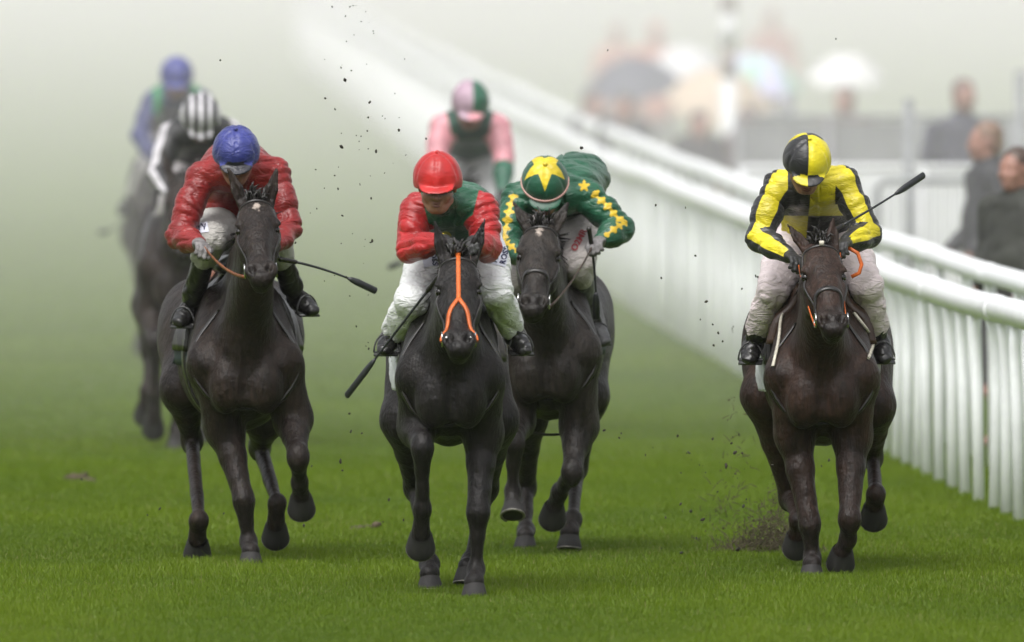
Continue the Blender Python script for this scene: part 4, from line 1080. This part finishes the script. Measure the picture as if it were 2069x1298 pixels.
for s in (-1, 1):
    mb = MB(); head_strap(HC, [(.555, 0), (.62, s * 14), (.72, s * 34), (.84, s * 50), (.95, s * 62)], .017, .007, mb); o = mb.build('face_strap_branch', M['orange'], brC)
    mb = MB(); mb.tube([HC['HP'](s * .068, .93, .02), HC['HP'](s * .050, .955, .012)], .008, 8); mb.build('strap_ring', M['metal'], o)
brL = tack(HL, JL, 'leather', 'tan_leather', False, 'cloth_dark', False)
brG = tack(HG, JG, 'leather', 'brown_leather', True, 'cloth_dark', False)
brR = tack(HR, JR, 'leather', 'orange', True, 'leather', True)
mb = MB(); mb.box(HR['HP'](0, .07, -.012), (.022, .012, .022)); mb.build('browband_plate', M['cord'], brR)
def pix_strap(h, pts, D, width, mat, name, lift=.012):
    pp = [P(x, y, 50) for x, y in pts]; c0 = np.array(camo.location); path, dirs = [], []; n = len(pp) - 1
    for i in range(13):
        q = i / 12 * n; k = min(n - 1, int(q)); u_ = q - k; w_ = pp[k] * (1 - u_) + pp[k + 1] * u_; d = nrm(w_ - c0); path.append(c0 + d * (D + .3) / d[1]); dirs.append(d)
    mb = MB(); ribbon(h['bv'], path, dirs, width, .006, mb, lift, 1.2)
    if mb.n: mb.build(name, mat, h['t'])
# loose loop of rein at the bay's right cheek, flaps and cream webbing at its shoulders
lp = [P(x, y, D_R - .12) for x, y in ((1712, 500), (1733, 512), (1741, 535), (1736, 552), (1720, 560))]
mb = MB(); mb.tube(lp, [(.009, .003)] * 5, 6); mb.build('rein_loop', M['orange'], HR['t'])
for s, pts in ((-1, ((1604, 604), (1582, 640), (1578, 690), (1565, 742))), (1, ((1722, 636), (1745, 665), (1762, 690), (1752, 728)))):
    pix_strap(HR, pts, D_R, .013, M['cord'], 'webbing')
for s in (-1, 1): side_drape(HR, s, .30, .62, .78, .50, M['brown_leather'], 'front_flap', .035)
# tan breastplate strap and neckstrap on the brown horse
pix_strap(HL, ((450, 508), (440, 545), (416, 580), (404, 606)), D_L, .034, M['tan_leather'], 'breastplate')
for h in (HC, HG, HR, HL):                                       # neckstrap / martingale
    mb = MB(); pts, dirs = [], []
    for i in range(25):
        a = -1.9 + 3.8 * i / 24; c = h['T'](0, .18, .56); d = np.array((math.sin(a), -.35, -math.cos(a))); pts.append(c); dirs.append(-nrm(d))
    ribbon(h['bv'], pts, dirs, .020, .006, mb, .003, .5)
    if mb.n: mb.build('neckstrap', M['leather'], h['t'])
for h, ctx in ((HP_, JP), (HB, JB), (HF, JF)):
    bridle(h, M['leather'], False, ring=False)
    for s, k in ((-1, 'L'), (1, 'R')):
        b = ctx['bones'][k]; rein(h, s, b[2] + b[7] * .085, M['leather'], sag=.03); side_drape(h, s, .50, .95, .74, .36, M['leather'], 'saddle_flap', .014)
# loop of leather hanging under the grey-brown horse's belly
mb = MB(); mb.tube([P(x, y, D_G + .55) for x, y in ((1052, 862), (1066, 872), (1090, 878), (1118, 879), (1146, 876), (1170, 862))], .0065, 8); mb.build('loose_girth_strap', M['leather'], HG['t'])

def lettering(ctx, lines, mat, pix, d, ang, size, name, panel=None, lift=.004):
    """Sewn-on letters: each line of text is laid on the breeches by flying along the line of sight of the photo's spot."""
    bv = bvh_of(ctx['breeches']); ca, sa = math.cos(ang), math.sin(ang); o0 = P(pix[0], pix[1], d)
    def lay(x, z, up):
        loc, no, _, _ = bv.ray_cast(Vector((o0[0] + x * ca - z * sa, d - 1.0, o0[2] + x * sa + z * ca)), Vector((0, 1, 0)), 3.0)
        if loc is None: return None
        if no.y > 0: no = -no
        return np.array(loc) + np.array(no) * up
    par = ctx['breeches']
    if panel:
        x0, x1, z0, z1 = panel; V = []; nx, nz = 10, 8
        for i in range(nx + 1):
            for k in range(nz + 1): V.append(lay(x0 + (x1 - x0) * i / nx, z0 + (z1 - z0) * k / nz, lift))
        g = lambda i, k: i * (nz + 1) + k
        F = [(g(i, k), g(i + 1, k), g(i + 1, k + 1), g(i, k + 1)) for i in range(nx) for k in range(nz) if all(V[q] is not None for q in (g(i, k), g(i + 1, k), g(i + 1, k + 1), g(i, k + 1)))]
        if F:
            V = [v if v is not None else o0 for v in V]; mb = MB(); mb.add(V, F); mb.build('sewn_panel', M['panel'], par)
    mb = MB()
    for txt, x, z in lines:
        cu = bpy.data.curves.new('t', 'FONT'); cu.body = txt; cu.size = size; cu.resolution_u = 2; cu.offset = .0012
        ob = bpy.data.objects.new('t', cu); COL.objects.link(ob); dg = bpy.context.evaluated_depsgraph_get(); me = bpy.data.meshes.new_from_object(ob.evaluated_get(dg))
        V = [lay(v.co.x + x, v.co.y + z, lift + .003) for v in me.vertices]; me.calc_loop_triangles()
        F = [tuple(t.vertices) for t in me.loop_triangles if all(V[i] is not None for i in t.vertices)]
        V = [v if v is not None else o0 for v in V]
        used = sorted({i for f_ in F for i in f_}); mp = {i: k for k, i in enumerate(used)}
        if F: mb.add([V[i] for i in used], [tuple(mp[i] for i in f_) for f_ in F])
        bpy.data.objects.remove(ob); bpy.data.meshes.remove(me); bpy.data.curves.remove(cu)
    if mb.n: mb.build(name, mat, par, False)
M['navy'] = surf('navy_print', (0.02, 0.02, 0.07), 0.6, 0.2, 30); M['red_print'] = surf('red_print', (0.40, 0.05, 0.06), 0.6, 0.2, 30); M['panel'] = surf('lavender_white_patch', (0.60, 0.61, 0.70), 0.6, 0.1, 30)
lettering(JC, (('PETE', .0, -.034), ('A ROSS', .004, .0)), M['navy'], (864, 490), D_C, R(-79), .034, 'lettering', (-.006, .115, -.04, .032))
lettering(JC, (('PETE', .0, .0), ('ROSS', .0, -.034)), M['navy'], (1003, 536), D_C, R(76), .034, 'lettering', (-.006, .115, -.04, .032))
lettering(JG, (('O2MR', .0, .0),), M['red_print'], (1164, 512), D_G, R(62), .040, 'lettering')
lettering(JL, (('TV', .0, .0),), M['navy'], (399, 468), D_L, R(8), .036, 'lettering', (-.006, .05, -.012, .034))
# ------------------------------------------------------------------ spectators, umbrellas, barriers beyond the rails
def spectator(label, px, top_py, d, coat_c, hair_c, face=0.0, vox=.016, lean=0.0, height=None, hat=None, skin=None):
    top = P(px, top_py, d); x, z = top[0], top[2]; gz = float(ground_z(np.array(x), np.array(d))); h = z - gz; k = h / 1.75
    t = thing('person', label, 'spectator', (x, d, gz), 'spectators beyond the rails')
    ca, sa = math.cos(face), math.sin(face)
    def q(a, b, c): return np.array((x + (a * ca - b * sa) * k + lean * (c / 1.75 - 1) * -1 * 0, d + (a * sa + b * ca) * k, gz + c * k))
    f = Field((x - .5, d - .5, gz - .02), (x + .5, d + .5, gz + h + .1), vox); ax = np.array((ca, sa, 0)); fw = np.array((sa, -ca, 0)); hf = (q(0, -.02, 1.625), ax, fw, np.array((0, 0, 1.0)))
    head_prims(f, hf); f.cap(q(0, .01, 1.45), q(0, 0, 1.56), .055, .055, XR, .03); f.cap(q(0, 0, 1.0), q(0, 0, 1.4), (.15, .09), (.17, .09), ax, .05)
    S = {}
    for s in (-1, 1):
        f.cap(q(s * .09, 0, .9), q(s * .1, .0, .48), .085, .055, XR, .03); f.cap(q(s * .1, 0, .48), q(s * .1, .03, .09), .052, .038, XR, .02); f.cap(q(s * .1, .03, .05), q(s * .115, -.16, .035), .04, .032, XR, .02)
        S[s] = (q(s * .2, 0, 1.4), q(s * .25, .03, 1.12), q(s * .20, -.16, .95)); f.cap(S[s][0], S[s][1], .05, .042, XR, .02); f.cap(S[s][1], S[s][2], .04, .03, XR, .02)
        hand_prims(f, S[s][2], nrm(S[s][2] - S[s][1]), fw)
    f.build('body', M['skin'], t)
    f = Field((x - .5, d - .5, gz - .02), (x + .5, d + .5, gz + h + .1), vox)
    f.cap(q(0, 0, .78), q(0, 0, 1.1), (.215, .16), (.205, .15), ax, .05); f.cap(q(0, 0, 1.1), q(0, 0, 1.40), (.205, .15), (.195, .115), ax, .05); f.cap(q(0, .01, 1.42), q(0, .005, 1.50), .085, .075, XR, .03)
    for s in (-1, 1): f.cap(S[s][0], S[s][1], .075, .065, XR, .03); f.cap(S[s][1], S[s][2], .065, .052, XR, .02)
    f.folds(.012, 9, 9, 7, int(px)); f.build('coat', surf('coat_cloth', coat_c, .75, .35, 9), t)
    f = Field((x - .4, d - .4, gz - .02), (x + .4, d + .4, gz + h), vox)
    for s in (-1, 1): f.cap(q(s * .09, 0, .86), q(s * .1, .0, .48), .11, .075, XR, .03); f.cap(q(s * .1, 0, .48), q(s * .1, .03, .10), .074, .062, XR, .02)
    f.build('trousers', surf('trouser_cloth', (.03, .03, .035), .8, .3, 9), t)
    f = Field(hf[0] - .2, hf[0] + .2, .010); p = lambda a, b, c: hf[0] + ax * a + fw * b + hf[3] * c
    f.ell(p(0, -.022, .045), (.082, .098, .088), (ax, fw, hf[3]), .01); f.ell(p(0, -.06, -.02), (.074, .058, .08), (ax, fw, hf[3]), .02); f.ell(p(0, .085, -.02), (.062, .06, .075), (ax, fw, hf[3]), .01, 'sub')
    f.folds(.004, 30, 30, 12, 4); f.build('hair', surf('hair', hair_c, .5, .3, 40), t)
    return t
def umbrella(label, px, py, d, rad, *a_, **k_): return _umbrella(label, px, py, d * 1.14, rad * 1.10, *a_, **k_)
def _umbrella(label, px, py, d, rad, c1, c2=None, tilt=(0, 0), panels=8):
    top = P(px, py, d); t = thing('umbrella', label, 'umbrella', (top[0], d, top[2] - .85), 'umbrellas beyond the rails')
    ax = nrm((tilt[0], tilt[1], 1.0)); u = nrm(np.cross(ax, (0, 1, 0.1))); v = np.cross(ax, u); mats = [surf('umbrella_cloth', c1, .6, .15, 6), surf('umbrella_cloth', c2 or c1, .6, .15, 6)]
    rim = []
    for i in range(panels):
        V = []; F = []; n, m = 6, 6
        for a in range(n + 1):
            for b in range(m + 1):
                th = 2 * math.pi * (i + b / m) / panels; r = rad * a / n; sc = 1 - .10 * math.sin(math.pi * b / m) * (a / n); zz = -rad * .62 * (a / n) ** 2
                V.append(top + (u * math.cos(th) + v * math.sin(th)) * r * sc + ax * (zz + .02 * math.sin(math.pi * b / m) * a / n))
        k = len(V); V += [w_ - ax * .004 for w_ in V]; g = lambda a, b: a * (m + 1) + b
        for a in range(n):
            for b in range(m): F += [(g(a, b), g(a + 1, b), g(a + 1, b + 1), g(a, b + 1)), tuple(x + k for x in (g(a, b + 1), g(a + 1, b + 1), g(a + 1, b), g(a, b)))]
        mb = MB(); mb.add(V, F); mb.build('canopy_panel', mats[i % 2], t)
        th = 2 * math.pi * i / panels; mb = MB(); mb.tube([top + (u * math.cos(th) + v * math.sin(th)) * rad * q - ax * (rad * .62 * q * q + .008) for q in np.linspace(0, 1.02, 6)], .004, 5); mb.build('rib', M['dull_metal'], t)
    mb = MB(); mb.tube([top + ax * .05, top - ax * .85], .008, 8); mb.build('shaft', M['dull_metal'], t)
    mb = MB(); e = top - ax * .85; mb.tube([e, e - ax * .06, e - ax * .09 + u * .02, e - ax * .09 + u * .05, e - ax * .06 + u * .06], .013, 8); mb.build('handle', M['brown_leather'], t)
spectator('brown-haired man in a dark grey coat seen side on, just left of the ruddy-faced man', 1996, 247, 141, (.030, .031, .036), (.20, .12, .08), R(-70))
spectator('ruddy-faced man in a dark olive coat cut by the right edge of the picture', 2056, 300, 128, (.022, .024, .018), (.06, .035, .025), R(-40))
spectator('man in a navy jacket standing behind the white barrier', 1946, 156, 166, (.035, .036, .06), (.12, .07, .06), R(20))
spectator('person in a reddish brown coat under the white umbrella', 1708, 176, 186, (.16, .07, .055), (.06, .04, .035), R(-15))
spectator('person in black under the beige umbrella', 1412, 232, 184, (.022, .021, .022), (.03, .025, .025), R(10))
spectator('person in dark brown right of the white marker post, below the beige umbrella', 1512, 222, 190, (.06, .03, .028), (.05, .03, .025), R(-10))
spectator('person in a dark grey coat under the wide navy umbrella', 1262, 196, 188, (.03, .03, .036), (.03, .026, .025), R(0))
spectator('person in charcoal beside the white post at the left of the crowd', 1196, 190, 196, (.04, .04, .05), (.05, .04, .04), R(30))
spectator('faint distant person in an orange hood behind the navy umbrella', 1325, 48, 250, (.5, .16, .09), (.5, .15, .09), R(0), .03)
spectator('faint distant person in a salmon coat at the far left of the crowd', 1246, 52, 262, (.45, .20, .14), (.3, .15, .12), R(0), .03)
spectator('faint distant person in a pale red top right of the white marker post', 1560, 20, 270, (.4, .18, .14), (.3, .16, .12), R(0), .03)
umbrella('wide navy umbrella over the left of the crowd', 1275, 118, 187, .46, (.05, .055, .085), None, (-.1, -.2))
umbrella('beige umbrella tilted towards the track, left of the white post', 1462, 148, 183, .46, (.50, .40, .30), None, (.15, -.5))
umbrella('white and lavender umbrella with a green panel right of the white marker post', 1545, 112, 200, .42, (.55, .54, .80), (.30, .52, .42), (.25, -.3))
umbrella('plain white umbrella held over a lone spectator', 1708, 112, 186, .34, (.62, .62, .62), None, (.0, -.25))
umbrella('white umbrella in the haze behind the navy one', 1390, 98, 215, .42, (.6, .6, .62), None, (.1, -.3))

def barrier(label, x0, x1, d, ztop, zbot, panel_mat, frame_mat, n, name='barrier'):
    a = P(x0, 400, d)[0]; b = P(x1, 400, d)[0]; t = thing(name, label, 'barrier', ((a + b) / 2, d, 0)); gz = float(ground_z(np.array(a), np.array(d)))
    for i in range(n):
        u0 = a + (b - a) * i / n; u1 = a + (b - a) * (i + 1) / n; mb = MB()
        mb.box(((u0 + u1) / 2, d, (ztop + zbot) / 2), (u1 - u0 - .06, .03, ztop - zbot)); mb.build('panel', panel_mat, t, False)
    for i in range(n + 1):
        u0 = a + (b - a) * i / n; mb = MB(); mb.tube([(u0, d, gz - .05), (u0, d, ztop + .04)], .025, 10); mb.build('post', frame_mat, t)
    mb = MB(); mb.tube([(a, d - .005, ztop + .035), (b, d - .005, ztop + .035)], .022, 8); mb.build('top_rail', frame_mat, t)
M['panel_white'] = surf('white_hoarding', (.60, .61, .62), .5, .1, 3); M['grey_frame'] = surf('grey_steel_frame', (.22, .23, .24), .5, .3, 12); M['grey_panel'] = surf('grey_cloth_screen', (.22, .225, .23), .8, .25, 4)
barrier('white hoarding fence along the spectators, behind the second rail', 1500, 2230, 158, 1.14, .02, M['panel_white'], M['panel_white'], 4)
barrier('low dark grey screen behind the white hoarding', 1490, 2230, 172, 1.33, .1, M['grey_panel'], M['grey_frame'], 4, 'screen')
t = thing('crowd_barrier', 'grey tubular steel crowd barrier in front of the white hoarding', 'barrier', P(1880, 400, 150) * (1, 1, 0))
mb = MB(); a, b = P(1772, 366, 150), P(2000, 366, 150); mb.tube([(a[0], 150, -.22), (a[0], 150, a[2] - .05), (a[0] + .05, 150, a[2]), (b[0] - .05, 150, a[2]), (b[0], 150, a[2] - .05), (b[0], 150, -.22)], .024, 10); mb.build('frame', M['grey_frame'], t)
for i in range(1, 12):
    x = a[0] + (b[0] - a[0]) * i / 12; mb = MB(); mb.tube([(x, 150, -.05), (x, 150, a[2] - .02)], .006, 6); mb.build('bar', M['grey_frame'], t)
def pole(label, px, top_py, d, r, bands, mats):
    p = P(px, top_py, d); t = thing('marker_post', label, 'post', (p[0], d, 0)); gz = float(ground_z(np.array(p[0]), np.array(d)))
    zs = [gz - .1] + [P(px, y, d)[2] for y in bands] + [p[2]]
    for i, (z0, z1) in enumerate(zip(zs[:-1], zs[1:])):
        mb = MB(); mb.tube([(p[0], d, z0), (p[0], d, z1)], r, 14); mb.build('band', mats[i % 2], t)
    mb = MB(); mb.ball((p[0], d, p[2]), (r * 1.05, r * 1.05, r * .6), 8); mb.build('post_cap', mats[0], t)
M['dark_band'] = surf('dark_brown_band', (.26, .22, .20), .6, .3, 10)
pole('tall white marker post with dark bands amid the crowd', 1472, -14, 200, .070, (160, 95, 28, -6), (M['panel_white'], M['dark_band']))
pole('plain grey post behind the white hoarding, right of the yellow and black rider', 1836, 205, 156, .035, (), (M['grey_frame'], M['grey_frame']))
pole('dark post at the right edge of the picture', 2062, 150, 166, .04, (), (M['grey_frame'], M['grey_frame']))
pole('thin grey post right of the beige umbrella', 1598, 190, 176, .03, (), (M['grey_frame'], M['grey_frame']))
# ------------------------------------------------------------------ clods of turf kicked up by the runners
CL = [(671, 14, 3), (707, 14, 3), (698, 33, 4), (739, 24, 2), (755, 68, 2), (689, 137, 3), (710, 143, 3), (697, 162, 7), (657, 199, 4), (677, 221, 4), (747, 207, 6), (744, 238, 5), (778, 240, 2), (806, 263, 7), (690, 297, 8), (760, 306, 6), (720, 274, 3), (742, 265, 3), (744, 301, 3), (861, 281, 5), (820, 314, 3), (638, 343, 3), (684, 338, 2), (676, 355, 3), (683, 382, 4), (750, 401, 4), (777, 350, 3), (692, 436, 4), (752, 487, 5), (749, 490, 4), (597, 491, 4), (640, 422, 3), (445, 122, 4), (1175, 299, 7), (1228, 102, 3), (1689, 79, 3), (1325, 415, 4), (1385, 420, 3), (1405, 517, 4), (1336, 562, 4), (1499, 584, 4), (1427, 610, 6), (1415, 646, 3), (1440, 656, 4), (1451, 673, 4), (1460, 690, 4), (1442, 698, 5), (1527, 558, 4), (1531, 560, 4), (1221, 870, 5), (1255, 876, 4), (1304, 920, 4), (1251, 885, 4), (1369, 881, 5), (1392, 915, 5), (1440, 887, 6), (1485, 915, 7), (1467, 942, 8), (1493, 879, 4), (1500, 916, 4), (1376, 956, 4), (1396, 1033, 6), (1420, 1050, 7), (1375, 1019, 5), (1345, 1046, 4), (1407, 1088, 5), (1377, 1117, 7), (1491, 1110, 9), (1478, 896, 4), (1502, 1023, 7), (1508, 1009, 4), (1450, 994, 4), (1560, 940, 5), (1486, 958, 4), (688, 932, 7), (706, 836, 4), (709, 872, 5), (692, 951, 4), (323, 1028, 6), (452, 1038, 4), (614, 1062, 5), (630, 942, 4), (731, 876, 4), (786, 1010, 5), (774, 1055, 4), (815, 1051, 4), (1675, 930, 5), (1660, 942, 3), (298, 1041, 4), (165, 968, 4), (720, 660, 4), (745, 705, 4), (700, 560, 3)]
rr = random.Random(5)
protos = []
for i in range(7):
    mb = MB(); mb.ball((0, 0, 0), 1.0, 6); V = np.concatenate(mb.V)
    k = np.array([.75 + .7 * float(vnoise(np.array(v[0] * 1.6 + i * 9), np.array(v[1] * 1.6), np.array(v[2] * 1.6), 40 + i)) for v in V]); V = V * k[:, None] * np.array((1.5, .9, .55 + .1 * i))
    protos.append((V, [np.array(mb.F4)], M['mud'] if i % 3 else M['turfclod']))
mes = []
for i, (V, F, m) in enumerate(protos):
    o = mesh_obj('turf_clod', V, F, m); mes.append(o.data); bpy.data.objects.remove(o)
def clod(px, py, size, d):
    o = bpy.data.objects.new('turf_clod', mes[rr.randrange(len(mes))]); COL.objects.link(o)
    s = FPX / d; o.location = Vector(P(px, py, d)); o.scale = [size / s * .44] * 3
    o.rotation_euler = (rr.uniform(0, 6), rr.uniform(0, 6), rr.uniform(0, 6))
    setp(o, 'small dark clod of soil flying through the air', 'clod', 'clods of turf kicked up by the hooves')
for px, py, s in CL: clod(px, py, s, 103.5 + rr.uniform(-1.0, 2.0))
for i in range(70):
    c = rr.random()
    if c < .45: px, py = rr.gauss(725, 45), rr.uniform(0, 720)
    else: px, py = rr.gauss(1455, 60), rr.uniform(840, 1110)
    d = 104 + rr.uniform(-1.0, 2.0)
    if P(px, py, d)[2] > .05: clod(px, py, rr.choice((1.6, 1.8, 2.2, 2.6)), d)

def turf_spray(label, px, py, w, h, n, seed):
    """A burst of torn turf: stalks, roots and crumbs thrown up from the ground."""
    d = ground_d(py); c = P(px, py, d); r = random.Random(seed); s = FPX / d; mb = MB()
    for i in range(n):
        a = r.gauss(0, w / s * .38); z = abs(r.gauss(0, .38)) * h / s * math.exp(-(a / (w / s * .6)) ** 2); p = c + np.array((a, r.uniform(-.08, .12), z))
        ln = r.uniform(.012, .06); dv = np.array((r.gauss(0, 1), r.gauss(0, .6), r.gauss(.5, .9))); q = p + nrm(dv) * ln
        if r.random() < .8: mb.tube([p, p * .5 + q * .5 + np.array((r.gauss(0, .004), 0, .003)), q], [.0022, .0018, .0006], 4, False)
        else: mb.ball(p, (r.uniform(.002, .008), r.uniform(.002, .006), r.uniform(.002, .006)), 3)
    o = mb.build('turf_spray', M['spray'])
    setp(o, label, 'turf', None, 'stuff')
turf_spray('burst of torn turf thrown up beside the bay horse', 1545, 1118, 120, 95, 900, 2)
turf_spray('column of flying soil and roots beside the bay horse', 1572, 1108, 50, 210, 420, 3)
turf_spray('wisps of torn grass in the air left of the bay horse', 1490, 1100, 90, 420, 160, 2)
M['divot'] = surf('torn_turf', (.075, .055, .03), .85, .5, 40, .8, .006)
def divot(label, px, py, w):
    d = ground_d(py); c = P(px, py, d); s = FPX / d; f = Field(c - (.4, .4, .1), c + (.4, .4, .2), .008); r = random.Random(px)
    for i in range(7): f.ell(c + np.array((r.uniform(-.5, .5) * w / s, r.uniform(-.12, .12), r.uniform(-.012, .012))), (r.uniform(.03, .06), r.uniform(.03, .06), r.uniform(.010, .028)), k=.02)
    f.ell(c + np.array((.22 * w / s, 0, .03)), (.025, .025, .02), k=.01)
    f.folds(.012, 30, 30, 30, int(px)); t = f.build('turf_divot', M['divot']); setp(t, label, 'divot')
divot('brown divot of turned-up turf between the brown horse and the black leader', 748, 1072, 62)
divot('small reddish divot in the grass at the far left', 162, 972, 36)
